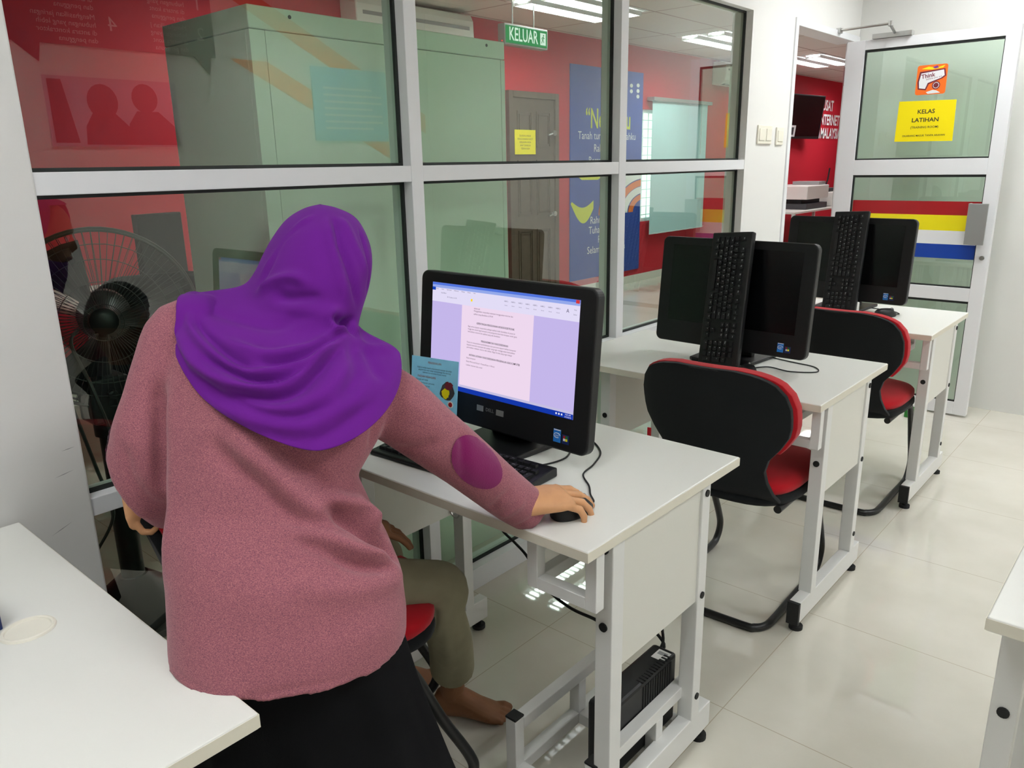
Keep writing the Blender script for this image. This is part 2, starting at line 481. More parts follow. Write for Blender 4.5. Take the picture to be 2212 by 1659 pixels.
# ---- glazed partition: frame, panes, gaskets
bm = BM()
FX0, FX1 = -0.088, 0.0
m1 = (0.121, 0.166); m2 = (1.165, 1.212)
for a, b in (m1, m2): box(bm, (FX0, a, 0), (FX1, b, GT))
bays = ((G0, m1[0]), (m1[1], m2[0]), (m2[1], G1))
for a, b in bays:
    box(bm, (FX0, a, 1.379), (FX1 - 0.001, b, 1.423))
    box(bm, (FX0, a, 0.704), (FX1 - 0.001, b, 0.745))
    box(bm, (FX0, a, 0.0), (FX1 + 0.004, b, 0.078))
win = obj('window_1', bm, 'alu', None, kind='structure', bevel=0.0015)
rows = ((0.078, 0.704), (0.745, 1.379), (1.423, GT))
for a, b in bays:
    for z0, z1 in rows:
        g = BM(); box(g, (-0.051, a + 0.002, z0 + 0.002), (-0.045, b - 0.002, z1 - 0.002)); obj('pane', g, 'glass', win)
        k = BM(); t = 0.008
        for (ya, yb, za, zb) in ((a, a+t, z0, z1), (b-t, b, z0, z1), (a+t, b-t, z0, z0+t), (a+t, b-t, z1-t, z1)):
            box(k, (-0.0445, ya, za), (-0.034, yb, zb))
        obj('gasket', k, 'gasket', win)
# white screw fixing lines on the frame joints are the mitre gaps themselves
# ---- door frame and open door leaf
bm = BM()
box(bm, (-0.11, D0 - 0.035, 0), (0.008, D0, DT + 0.03)); box(bm, (-0.055, D1, 0), (0.008, D1 + 0.045, DT + 0.03))
box(bm, (-0.11, D0, DT - 0.005), (0.008, D1, DT + 0.03))
struct('trim_1', bm, 'alu', bevel=0.002)
LY0, LY1 = 3.395, 3.440
LX0, LX1 = 0.022, 0.862
gx0, gx1 = 0.122, 0.797
bm = BM()
box(bm, (LX0, LY0, 0.012), (gx0, LY1, 2.045)); box(bm, (gx1, LY0, 0.012), (LX1, LY1, 2.045))
lr = ((0.012, 0.085), (0.655, 0.727), (1.326, 1.409), (1.995, 2.045))
for z0, z1 in lr: box(bm, (gx0, LY0, z0), (gx1, LY1, z1))
door = obj('door_1', bm, 'alu', None, kind='structure', bevel=0.0015)
for z0, z1 in ((0.085, 0.655), (0.727, 1.326), (1.409, 1.995)):
    g = BM(); box(g, (gx0 + 0.002, 3.414, z0 + 0.002), (gx1 - 0.002, 3.420, z1 - 0.002)); obj('pane', g, 'glass', door)
    k = BM(); t = 0.008
    for (xa, xb, za, zb) in ((gx0, gx0+t, z0, z1), (gx1-t*0.5, gx1, z0, z1), (gx0+t, gx1-t*0.5, z0, z0+t), (gx0+t, gx1-t*0.5, z1-t*1.6, z1)):
        box(k, (xa, 3.401, za), (xb, 3.413, zb))
    obj('gasket', k, 'gasket', door)
for c, z0, z1 in (('red_st', 1.113, 1.186), ('yel_st', 1.030, 1.113), ('wht_st', 0.957, 1.030), ('blu_st', 0.880, 0.957)):
    s = BM(); box(s, (gx0 + 0.010, 3.4125, z0), (gx1 - 0.006, 3.4136, z1)); obj('stripe', s, c, door, label={'red_st':'red','yel_st':'yellow','wht_st':'white','blu_st':'blue'}[c] + ' band stuck across the door glass')
h = BM()
box(h, (0.744, 3.345, 0.966), (0.838, 3.353, 1.180)); box(h, (0.744, 3.353, 0.966), (0.752, 3.395, 1.180)); box(h, (0.800, 3.353, 1.0), (0.826, 3.395, 1.15))
obj('pull_handle', h, 'alu_grey', door, bevel=0.002, label='grey metal pull plate')
h = BM(); cyl(h, (0.832, 3.395, 0.895), (0.832, 3.386, 0.895), 0.012, 20); box(h, (0.829, 3.384, 0.884), (0.835, 3.387, 0.902)); obj('keyhole', h, 'chrome', door, smooth=True)
for z in (0.25, 1.87):
    h = BM(); cyl(h, (0.010, 3.445, z - 0.05), (0.010, 3.445, z + 0.05), 0.011, 12); box(h, (0.002, 3.445, z - 0.048), (0.008, 3.605, z + 0.048)); obj('hinge', h, 'chrome', door, smooth=True)
h = BM()
box(h, (0.0, 3.27, 2.083), (0.022, 3.31, 2.108)); tube(h, [(0.02, 3.29, 2.097), (0.30, 3.21, 2.090)], 0.0065, 8)
cyl(h, (0.30, 3.21, 2.078), (0.30, 3.21, 2.102), 0.013, 12); tube(h, [(0.30, 3.21, 2.083), (0.27, 3.40, 2.066)], 0.0075, 8)
box(h, (0.16, 3.375, 2.046), (0.36, 3.425, 2.07))
obj('door_closer', h, 'chrome', door, label='silver closer arm above the door')
# door seen on the far red wall is built with the reception things
bm = BM()
for (a, b) in (((-3.5, -3.85, 0), (-3.488, 4.47, 0.09)), ((-3.5, 5.24, 0), (-3.488, 14.9, 0.09))): box(bm, a, b)
struct('baseboard_reception', bm, 'panel')
# ---- window of the reception, daylight outside
bm = BM()
for (ya, yb, za, zb) in ((WY0, WY0+.04, WZ0, WZ1), (WY1-.04, WY1, WZ0, WZ1), (WY0, WY1, WZ0, WZ0+.04), (WY0, WY1, WZ1-.04, WZ1), (7.40, 7.44, WZ0, WZ1)):
    box(bm, (-3.58, ya, za), (-3.53, yb, zb))
w2 = obj('window_2', bm, 'alu', None, kind='structure')
g = BM()
for i in range(12): cyl(g, (-3.535, WY0, WZ0 + 0.1*i + 0.08), (-3.535, WY1, WZ0 + 0.1*i + 0.08), 0.006, 6)
for i in range(15): cyl(g, (-3.535, WY0 + 0.12*i + 0.05, WZ0), (-3.535, WY0 + 0.12*i + 0.05, WZ1), 0.006, 6)
obj('grille', g, 'reflector', w2)
g = BM(); box(g, (-3.572, WY0 + .03, WZ0 + .03), (-3.567, WY1 - .03, WZ1 - .03)); obj('pane', g, 'glass', w2)
# ---- lamps: recessed fluorescent troffers
def troffer(x, y, mt, label, group, long_y=True):
    t = thing('ceiling_light', label, 'light', (x, y, 2.69), group)
    hx, hy = (0.30, 0.60)
    b = BM()
    box(b, (x-hx, y-hy, 2.684), (x-hx+.02, y+hy, 2.692)); box(b, (x+hx-.02, y-hy, 2.684), (x+hx, y+hy, 2.692))
    box(b, (x-hx+.02, y-hy, 2.684), (x+hx-.02, y-hy+.02, 2.692)); box(b, (x-hx+.02, y+hy-.02, 2.684), (x+hx-.02, y+hy, 2.692))
    obj('frame', b, 'reflector', t)
    b = BM(); box(b, (x-hx+.02, y-hy+.02, 2.687), (x+hx-.02, y+hy-.02, 2.6895)); obj('reflector', b, 'reflector', t)
    for dx in (-.15, .15):
        b = BM(); box(b, (x+dx-.05, y-hy+.03, 2.674), (x+dx+.05, y+hy-.03, 2.684)); obj('tube', b, mt, t)
    b = BM()
    n = 15
    for dx in (-.15, .15):
        for k in range(n):
            yy = y - hy + .04 + (2*hy-.08)*k/(n-1)
            box(b, (x+dx-.09, yy-.004, 2.648), (x+dx+.09, yy+.004, 2.672))
        for ex in (-.092, .092): box(b, (x+dx+ex-.004, y-hy+.03, 2.648), (x+dx+ex+.004, y+hy-.03, 2.684))
    obj('louvre', b, 'reflector', t)
    return t
for i, (x, y) in enumerate(((1.15, -1.7), (0.95, 2.78), (2.75, -0.4), (2.75, 2.3))):
    troffer(x, y, 'tube_a' if y < 1 else 'tube_c', 'louvred fluorescent light in the ceiling over the white computer desks', 'classroom ceiling lights')
for y, lb in ((4.36, 'louvred ceiling light behind the glass, beside the green exit sign'), (7.07, 'louvred ceiling light behind the glass, above the pale blind'), (9.68, 'bright louvred ceiling light seen through the open doorway')):
    troffer(-2.55, y, 'tube_b', lb, 'reception ceiling lights')
troffer(-2.55, 12.3, 'tube_b', 'louvred ceiling light at the far end of the red reception', 'reception ceiling lights')
troffer(-2.55, 1.86, 'tube_b', 'louvred ceiling light above the steel cabinet', 'reception ceiling lights')
# ================================================================= FURNITURE (one of each, then copies)
DW, DD = 0.957, 0.606
def make_desk(label, grp):
    t = thing('computer_desk', label, 'desk', group=grp)
    b = BM(); box(b, (0, 0, 0.7262), (DW, DD, 0.75)); top = obj('tabletop', b, 'desk', t, bevel=0.0025)
    b = BM()
    e = 0.0008
    box(b, (-e, -e, 0.7285), (DW+e, 0, 0.7478)); box(b, (-e, DD, 0.7285), (DW+e, DD+e, 0.7478))
    box(b, (-e, 0, 0.7285), (0, DD, 0.7478)); box(b, (DW, 0, 0.7285), (DW+e, DD, 0.7478))
    obj('edge_band', b, 'edge', top, label='cream edge band of the tabletop')
    b = BM(); tube(b, [V((DW/2 + 0.035*math.cos(a), DD-0.125 + 0.035*math.sin(a), 0.7505)) for a in [2*PI*k/28 for k in range(28)]], 0.004, 8, closed=True)
    prism(b, circ(0.032, 24, DW/2, DD-0.125), (0, 0, 0.7498), (1,0,0), (0,1,0), 0.001)
    obj('grommet', b, 'cream_pl', top, smooth=True)
    for side in (0, 1):
        X = (lambda x: x) if side else (lambda x: DW + 0.123 - x)
        def bx(b, a, c):
            xa, xb = X(a[0]), X(c[0]); box(b, (min(xa, xb), a[1], a[2]), (max(xa, xb), c[1], c[2]))
        o = DW - 0.012
        for y0, y1 in ((0.100, 0.140), (0.455, 0.492)):
            b = BM(); bx(b, (o-0.040, y0, 0.10), (o, y1, 0.7262)); obj('leg', b, 'steel', t, bevel=0.002)
        b = BM(); bx(b, (o-0.036, 0.02, 0.033), (o-0.001, 0.555, 0.103)); ft = obj('foot_rail', b, 'steel', t, bevel=0.002)
        b = BM(); bx(b, (o-0.037, 0.008, 0.030), (o, 0.021, 0.104)); sub('end_cap', b, 'rubber', ft)
        for y in (0.045, 0.53):
            b = BM(); cyl(b, (X(o-0.018), y, 0.0), (X(o-0.018), y, 0.012), 0.021, 16); cyl(b, (X(o-0.018), y, 0.012), (X(o-0.018), y, 0.034), 0.010, 10); sub('glide', b, 'rubber', ft, smooth=True)
        b = BM(); bx(b, (o-0.022, 0.140, 0.430), (o-0.006, 0.455, 0.7255)); pn = obj('side_panel', b, 'panel', t)
        for y, z in ((0.474, 0.700), (0.474, 0.442), (0.474, 0.165)):
            b = BM(); cyl(b, (X(o - 0.001), y, z), (X(o + 0.003), y, z), 0.0085, 14); obj('screw', b, 'rubber', t, smooth=True)
        for z in (0.705, 0.535):
            b = BM(); cyl(b, (X(o-0.020), 0.0965, z), (X(o-0.020), 0.101, z), 0.0095, 14); obj('screw', b, 'rubber', t, smooth=True)
    # hanging tray frame of square tube under the right side
    b = BM(); q = 0.026
    x0, x1, y0, y1, z0, z1 = 0.775, 0.945, 0.045, 0.40, 0.598, 0.7262
    for x in (x0, x1 - q): box(b, (x, y0, z0), (x + q, y0 + q, z1))
    box(b, (x0 + q, y0, z0), (x1 - q, y0 + q, z0 + q))
    box(b, (x0, y0 + q, z0), (x0 + q, y1, z0 + q)); box(b, (x0, y1, z0), (x0 + q, y1 + q, z1))
    obj('tray_frame', b, 'steel', t, bevel=0.0015)
    # low cradle of square tube between the feet, right side
    b = BM(); q = 0.030
    for x in (0.660, 0.885):
        box(b, (x, 0.095, 0.030), (x + q, 0.095 + q, 0.190))
    box(b, (0.660 + q, 0.095, 0.036), (0.885, 0.095 + q, 0.036 + q))
    for z in (0.155, 0.036):
        box(b, (0.660, 0.095 + q, z), (0.660 + q, 0.50, z + q))
    box(b, (0.660, 0.34, 0.036 + q), (0.660 + q, 0.37, 0.155))
    for z in (0.155,):
        box(b, (0.885, 0.095 + q, z), (0.885 + q, 0.50, z + q))
    box(b, (0.66 + q, 0.47, 0.036), (0.885, 0.50, 0.036 + q)); box(b, (0.66 + q, 0.34, 0.036), (0.885, 0.37, 0.036 + q))
    box(b, (0.885, 0.34, 0.066), (0.885 + q, 0.37, 0.155))
    cr = obj('cradle', b, 'steel', t, bevel=0.0015)
    for x in (0.660, 0.885):
        b = BM(); box(b, (x - .001, 0.094, 0.190), (x + q + .001, 0.096 + q, 0.196)); sub('post_cap', b, 'rubber', cr, bevel=0.002)
    # hook under the table edge
    b = BM(); tube(b, smooth_path([(0.148, 0.432, 0.52), (0.157, 0.422, 0.465), (0.163, 0.422, 0.437), (0.185, 0.422, 0.431), (0.196, 0.422, 0.445)], 5), 0.003, 6)
    obj('cable_hook', b, 'chrome', t, smooth=True)
    return t
DX = 0.015
DY = (-0.372, 0.747, 1.903)
desk = make_desk('white computer desk with the lit monitor, where the purple headscarf woman leans', 'white computer desks')
desk.location = (DX, DY[0], 0)
dup(desk, (DX, DY[1], 0), skip=('cradle',), label='white computer desk in the middle of the row with a keyboard leant on its monitor')
dup(desk, (DX, DY[2], 0), skip=('cradle',), label='white computer desk nearest the open glass door, small white box on it')
dup(desk, (0.016, -1.592, 0), label='white desk corner in the lower left, closest to the camera, bare top', scale=(0.92, 1, 1), skip=('cradle',))
dup(desk, (1.556 + DW, -0.155, 0), scale=(-1, 1, 1), label='white desk across the aisle, cut by the right edge of the picture', group='white computer desks', skip=('cradle', 'tray_frame'))

# ---- cantilever chair, local origin on the floor under the seat, faces +y
def chair_half(z):
    tab = ((0.425, 0.19), (0.46, 0.178), (0.50, 0.165), (0.54, 0.160), (0.58, 0.172), (0.62, 0.203), (0.66, 0.226), (0.70, 0.234), (0.75, 0.232), (0.79, 0.220), (0.82, 0.198), (0.838, 0.172), (0.850, 0.130), (0.856, 0.085))
    for (a, x), (c, y) in zip(tab, tab[1:]):
        if a <= z <= c: return x + (y - x) * (z - a) / (c - a)
    return tab[-1][1] if z > 0.8 else tab[0][1]
def chair_y(z):
    tab = ((0.40, -0.15), (0.425, -0.19), (0.46, -0.222), (0.52, -0.243), (0.60, -0.262), (0.70, -0.285), (0.78, -0.306), (0.86, -0.333))
    for (a, x), (c, y) in zip(tab, tab[1:]):
        if a <= z <= c: return x + (y - x) * (z - a) / (c - a)
    return tab[0][1] if z < 0.5 else tab[-1][1]
def sheet(rows, thick, curve, off, grow=0.0, nx=13):
    b = BM(); F = []; Bk = []
    for z in rows:
        hw = max(0.01, chair_half(min(z, 0.856)) + grow)
        y = chair_y(z) + off
        F.append([b.verts.new((hw * s, y + curve * (hw * s / 0.234) ** 2 + thick / 2, z)) for s in [(-1 + 2*k/(nx-1)) for k in range(nx)]])
        Bk.append([b.verts.new((hw * s, y + curve * (hw * s / 0.234) ** 2 - thick / 2, z)) for s in [(-1 + 2*k/(nx-1)) for k in range(nx)]])
    for G, fl in ((F, 0), (Bk, 1)):
        for i in range(len(G) - 1):
            for k in range(nx - 1):
                q = (G[i][k], G[i][k+1], G[i+1][k+1], G[i+1][k]); b.faces.new(q[::-1] if fl else q)
    n = len(rows)
    for i in range(n - 1):
        b.faces.new((F[i][0], F[i+1][0], Bk[i+1][0], Bk[i][0])); b.faces.new((F[i][-1], Bk[i][-1], Bk[i+1][-1], F[i+1][-1]))
    for k in range(nx - 1):
        b.faces.new((F[0][k], Bk[0][k], Bk[0][k+1], F[0][k+1])); b.faces.new((F[-1][k], F[-1][k+1], Bk[-1][k+1], Bk[-1][k]))
    return b
def slab(w, d, z0, z1, cy, crown=0.0, n=40, pw=3.2):
    b = BM(); rings = []
    for z, s in ((z0, 0.96), (z0 + (z1-z0)*.25, 1.0), (z0 + (z1-z0)*.7, 0.995), (z1 - (z1-z0)*.08, 0.955), (z1 + crown*.6, 0.8), (z1 + crown, 0.4)):
        ring = []
        for k in range(n):
            a = 2*PI*k/n; ca, sa = math.cos(a), math.sin(a)
            ring.append((w/2*s*math.copysign(abs(ca)**(2/pw), ca), cy + d/2*s*math.copysign(abs(sa)**(2/pw), sa), z))
        rings.append(ring)
    loft(b, rings)
    return b
def make_chair(label):
    t = thing('cantilever_chair', label, 'chair', group='red and black chairs at the desks')
    lo = [0.425, 0.44, 0.46, 0.48, 0.5, 0.52, 0.54, 0.56, 0.58, 0.60, 0.62, 0.64, 0.66, 0.69, 0.72, 0.75, 0.77, 0.79, 0.805, 0.82, 0.832, 0.842, 0.849, 0.854, 0.856]
    obj('back_shell', sheet(lo, 0.020, 0.045, 0), 'bfabric', t, smooth='all', bevel=0.006, seg=3)
    hi = [z for z in lo if z >= 0.60]
    obj('back_cushion', sheet(hi, 0.038, 0.045, 0.030, 0.010), 'rfabric', t, smooth='all', bevel=0.014, seg=3)
    obj('seat_cushion', slab(0.43, 0.45, 0.442, 0.480, 0.015, 0.012), 'rfabric', t, smooth='all')
    obj('seat_shell', slab(0.44, 0.46, 0.412, 0.444, 0.01), 'bfabric', t, smooth='all')
    half = [(0.185, -0.17, 0.405), (0.188, 0.05, 0.405), (0.19, 0.13, 0.398), (0.193, 0.165, 0.36), (0.194, 0.216, 0.24), (0.192, 0.275, 0.12), (0.190, 0.285, 0.07), (0.189, 0.262, 0.030), (0.188, 0.215, 0.0125), (0.187, 0.05, 0.0125), (0.187, -0.13, 0.0125), (0.180, -0.185, 0.0125), (0.158, -0.212, 0.0125), (0.12, -0.222, 0.0125)]
    path = half + [(-x, y, z) for x, y, z in reversed(half)]
    b = BM(); tube(b, smooth_path(path, 5), 0.0125, 12); obj('frame', b, 'btube', t, smooth=True)
    b = BM(); box(b, (-0.214, -0.262, 0.585), (-0.202, -0.258, 0.612)); obj('cloth_tab', b, 'rfabric', t)
    return t
chair = make_chair('red and black chair pushed in at the middle white desk')
chair.location = (0.685, 0.90, 0); chair.rotation_euler = (0, 0, R(2))
dup(chair, (0.685, 1.975, 0), R(1), label='red and black chair pushed in at the desk nearest the open glass door')
dup(chair, (0.328, -0.518, 0), R(-30), scale=(0.96, 1.055, 1), label='red and black chair holding the seated person in olive trousers')
# ---- all-in-one computer, local origin on the desk under the stand, screen faces -y
MW, MH = 0.566, 0.373
def make_aio(label, lit):
    t = thing('desktop_computer', label, 'computer', group='black all-in-one computers')
    tilt = 0.10
    B = M4.Translation((0, 0, 0.043)) @ M4.Rotation(-tilt, 4, 'X')
    b = BM(); prism(b, rrect(MW, MH, 0.022, 6, 0, MH/2), (0, 0, 0), (1,0,0), (0,0,1), 0.028, n=(0,1,0))
    prism(b, rrect(MW*0.8, MH*0.78, 0.05, 6, 0, MH/2), (0, 0.028, 0), (1,0,0), (0,0,1), 0.03, n=(0,1,0))
    for v in b.verts: v.co = B @ v.co
    bz = obj('bezel', b, 'black', t, bevel=0.004, seg=2)
    b = BM(); box(b, (-0.238, -0.0006, 0.078), (0.238, 0.002, 0.345))
    for v in b.verts: v.co = B @ v.co
    obj('screen', b, 'screen_off' if not lit else MT_SCREEN, t, label='lit screen showing a text document' if lit else 'dark switched off screen')
    b = BM()
    box(b, (-0.07, 0.060, 0.012), (0.07, 0.085, 0.22)); prism(b, [(-0.115, 0.165), (0.115, 0.165), (0.105, -0.055), (0.09, -0.066), (-0.09, -0.066), (-0.105, -0.055)], (0, 0, 0), (1,0,0), (0,1,0), 0.013, n=(0,0,1))
    obj('stand', b, 'black', t, bevel=0.004)
    # two small stickers at the lower right
    b = BM(); box(b, (0.186, -0.0008, 0.018), (0.207, 0.001, 0.048))
    for v in b.verts: v.co = B @ v.co
    s1 = obj('processor_sticker', b, mat_blue_label, t, label='small blue label')
    b = BM(); tube(b, [V((0.1965 + 0.0088*math.cos(a), -0.0012, 0.034 + 0.0055*math.sin(a))) for a in [2*PI*k/20 for k in range(18)]], 0.0007, 5)
    for v in b.verts: v.co = B @ v.co
    sub('swirl', b, 'wprint', s1)
    b = BM(); text(b, 'intel', 0.0062, (0.1965, -0.0012, 0.034), t=0.0002); text(b, 'inside', 0.0038, (0.1965, -0.0012, 0.0295), t=0.0002)
    for v in b.verts: v.co = B @ v.co
    sub('lettering', b, 'wprint', s1)
    b = BM(); box(b, (0.187, -0.0012, 0.0455), (0.206, -0.0006, 0.0475))
    for v in b.verts: v.co = B @ v.co
    sub('top_band', b, 'wprint', s1)
    b = BM(); box(b, (0.211, -0.0008, 0.018), (0.231, 0.001, 0.039))
    for v in b.verts: v.co = B @ v.co
    s2 = obj('system_sticker', b, 'blu_dark', t, label='small dark blue label with a four colour flag')
    for (dx, dz, c) in ((-.0032, .0032, 'red_st'), (.0032, .0032, 'green_pl'), (-.0032, -.0032, 'wht_st'), (.0032, -.0032, 'yel_st')):
        b = BM(); cbox(b, (0.221 + dx, -0.0010, 0.031 + dz), (0.0056, 0.0006, 0.0056))
        for v in b.verts: v.co = B @ v.co
        sub('flag_tile', b, c, s2)
    return t
mat_blue_label = mat('sky_blue_label', srgb(30, 120, 205), 0.4)
MT['blu_dark'] = mat('dark_blue_label', srgb(20, 40, 96), 0.4)
MT_SCREEN = emat('lit_screen_white', srgb(198, 184, 236), 0.98)
aio_off = make_aio('black all-in-one computer with dark screen on the middle desk', False)
aio_off.location = (0.523, 1.055, 0.75); aio_off.rotation_euler = (0, 0, -0.035)
dup(aio_off, (0.489, 2.275, 0.75), -0.039, label='black all-in-one computer with dark screen on the desk by the open door')
aio = make_aio('black all-in-one computer with its screen lit, showing a document', True)
aio.location = (0.479, -0.080, 0.75); aio.rotation_euler = (0, 0, -0.024)
# picture on the lit screen (emissive layers lying on the panel)
TB = M4.Translation((0, 0, 0.043)) @ M4.Rotation(-0.10, 4, 'X')
def scr(name, shapes, col, s, y, lab=None):
    b = BM()
    for sh in shapes:
        if sh[0] == 'r': box(b, (sh[1], -0.0006 - y, sh[2]), (sh[3], -0.0005, sh[4]))
        else: text(b, sh[1], sh[2], (sh[3], -0.0006 - y, sh[4]), align=sh[5], sx=sh[6] if len(sh) > 6 else 1.0, t=0, bold=sh[7] if len(sh) > 7 else 0)
    for v in b.verts: v.co = TB @ v.co
    sc_part = [c for c in aio.children if c.name.startswith('screen')][0]
    return sub(name, b, emat(name + '_light', col, s), sc_part, recalc=False)
SX0, SX1, SZ0, SZ1 = -0.238, 0.238, 0.078, 0.345
scr('title_bar', [('r', SX0, 0.339, SX1, 0.345)], srgb(84, 120, 226), 0.95, 0.0002)
scr('tab_bar', [('r', SX0, 0.332, SX1, 0.339)], srgb(150, 170, 236), 0.98, 0.0002)
scr('ribbon', [('r', SX0, 0.297, SX1, 0.332)], srgb(226, 220, 246), 1.0, 0.0002)
scr('file_button', [('r', SX0, 0.325, -0.226, 0.333)], srgb(24, 72, 190), 0.9, 0.0004)
scr('close_button', [('r', 0.226, 0.337, 0.236, 0.3445)], srgb(220, 60, 60), 0.9, 0.0004)
scr('page', [('r', -0.128, 0.096, 0.108, 0.297)], srgb(238, 216, 238), 1.0, 0.0002)
scr('task_bar', [('r', SX0, 0.078, SX1, 0.090)], srgb(24, 62, 186), 0.8, 0.0002)
scr('status_bar', [('r', SX0, 0.090, SX1, 0.096)], srgb(206, 200, 236), 0.9, 0.0002)
rb = []
for i in range(8): rb.append(('t', 'AaBbCc', 0.0045, 0.02 + 0.0225*i, 0.3205, 'CENTER', 0.9))
for i in range(8): rb.append(('t', 'Normal', 0.0032, 0.02 + 0.0225*i, 0.311, 'CENTER', 0.9))
for x, s in ((-0.220, 'Home'), (-0.200, 'Insert'), (-0.176, 'Page Layout'), (-0.150, 'References'), (-0.126, 'Mailings'), (-0.105, 'Review'), (-0.086, 'View')): rb.append(('t', s, 0.0042, x, 0.3292, 'CENTER', 0.85))
rb += [('t', 'Arial Black', 0.0045, -0.196, 0.320, 'CENTER'), ('t', 'B I U abe x x A A', 0.0048, -0.165, 0.311, 'CENTER'), ('t', 'A', 0.012, 0.205, 0.318, 'CENTER'), ('t', 'Find', 0.004, 0.226, 0.322, 'CENTER'), ('t', 'Select', 0.004, 0.226, 0.312, 'CENTER')]
scr('ribbon_print', rb, srgb(92, 86, 120), 0.7, 0.0004)
scr('ribbon_icon', [('r', -0.098, 0.3085, -0.092, 0.3145)], srgb(250, 220, 40), 1.0, 0.0004)
tx = []
tx += [('t', 'KEPENTINGAN PENGGUNAAN APLIKASI ELEKTRONIK', 0.0066, -0.012, 0.257, 'CENTER', 0.78, 0.0001)]
tx += [('t', 'PENGKHIDMATAN YANG DISEDIAKAN', 0.0066, -0.012, 0.215, 'CENTER', 0.78, 0.0001)]
tx += [('t', 'ANTARA LATIHAN YANG DISEDIAKAN PENGENALAN ASAS KOMPUTER', 0.0066, -0.012, 0.176, 'CENTER', 0.80, 0.0001)]
scr('heading_print', tx, srgb(36, 30, 46), 0.5, 0.0004)
tx = []
for z, s in ((0.2925, 'elektronik'), (0.2865, 'Menggalakkan masyarakat setempat menggunakan internet dan'), (0.279, 'aplikasi yang disediakan di PI1M')):
    tx.append(('t', s, 0.0056, -0.086, z, 'LEFT', 0.92))
for z, s in ((0.247, 'Bagi semua lapisan masyarakat pelbagai aplikasi telah disediakan di pusat ini'), (0.2405, 'hingga kini untuk bagi komuniti serta pengusaha kecil dan kerajaan untuk guna'), (0.234, 'kemudahan internet dan aplikasi yang ada disediakan')):
    tx.append(('t', s, 0.0056, -0.104, z, 'LEFT', 0.93))
for z, s in ((0.2075, 'Pusat ini menyediakan perkhidmatan asas percuma seperti latihan komputer'), (0.201, 'kepada komuniti setempat dan pelajar yang ingin menggunakan kemudahan'), (0.1945, 'percetakan, imbasan, kursus dan latihan. Bagi mereka yang ingin belajar')):
    tx.append(('t', s, 0.0056, -0.106, z, 'LEFT', 0.96))
for z, s in ((0.168, 'Asas komputer'), (0.159, 'Kelas Microsoft Excel + PowerPoint + Word'), (0.150, 'Latihan internet dan e-mel')):
    tx.append(('t', s, 0.0056, -0.106, z, 'LEFT', 0.95))
scr('body_print', tx, srgb(118, 84, 110), 0.7, 0.0004)
scr('clock_print', [('t', '9:25 AM', 0.0048, 0.224, 0.0865, 'CENTER'), ('t', '2/12/2015', 0.0048, 0.224, 0.0812, 'CENTER'), ('r', 0.188, 0.0825, 0.192, 0.0865), ('r', 0.196, 0.0825, 0.200, 0.0865), ('r', 0.204, 0.0825, 0.208, 0.0865)], srgb(235, 235, 250), 0.95, 0.0004)
# two strips of silvery tape over the chin
for xa, xb in ((-0.062, -0.040), (0.004, 0.028)):
    b = BM(); box(b, (xa, -0.0012, 0.042), (xb, 0.001, 0.056))
    for v in b.verts: v.co = TB @ v.co
    obj('tape', b, 'grey_tape', aio, label='silvery tape on the black chin') if 'grey_tape' in MT else obj('tape', b, 'alu_grey', aio, label='silvery tape on the black chin')
b = BM(); text(b, 'DELL', 0.012, (-0.018, -0.0004, 0.049), sx=1.05, t=0)
for v in b.verts: v.co = TB @ v.co
obj('maker_print', b, 'grey_pl', aio)
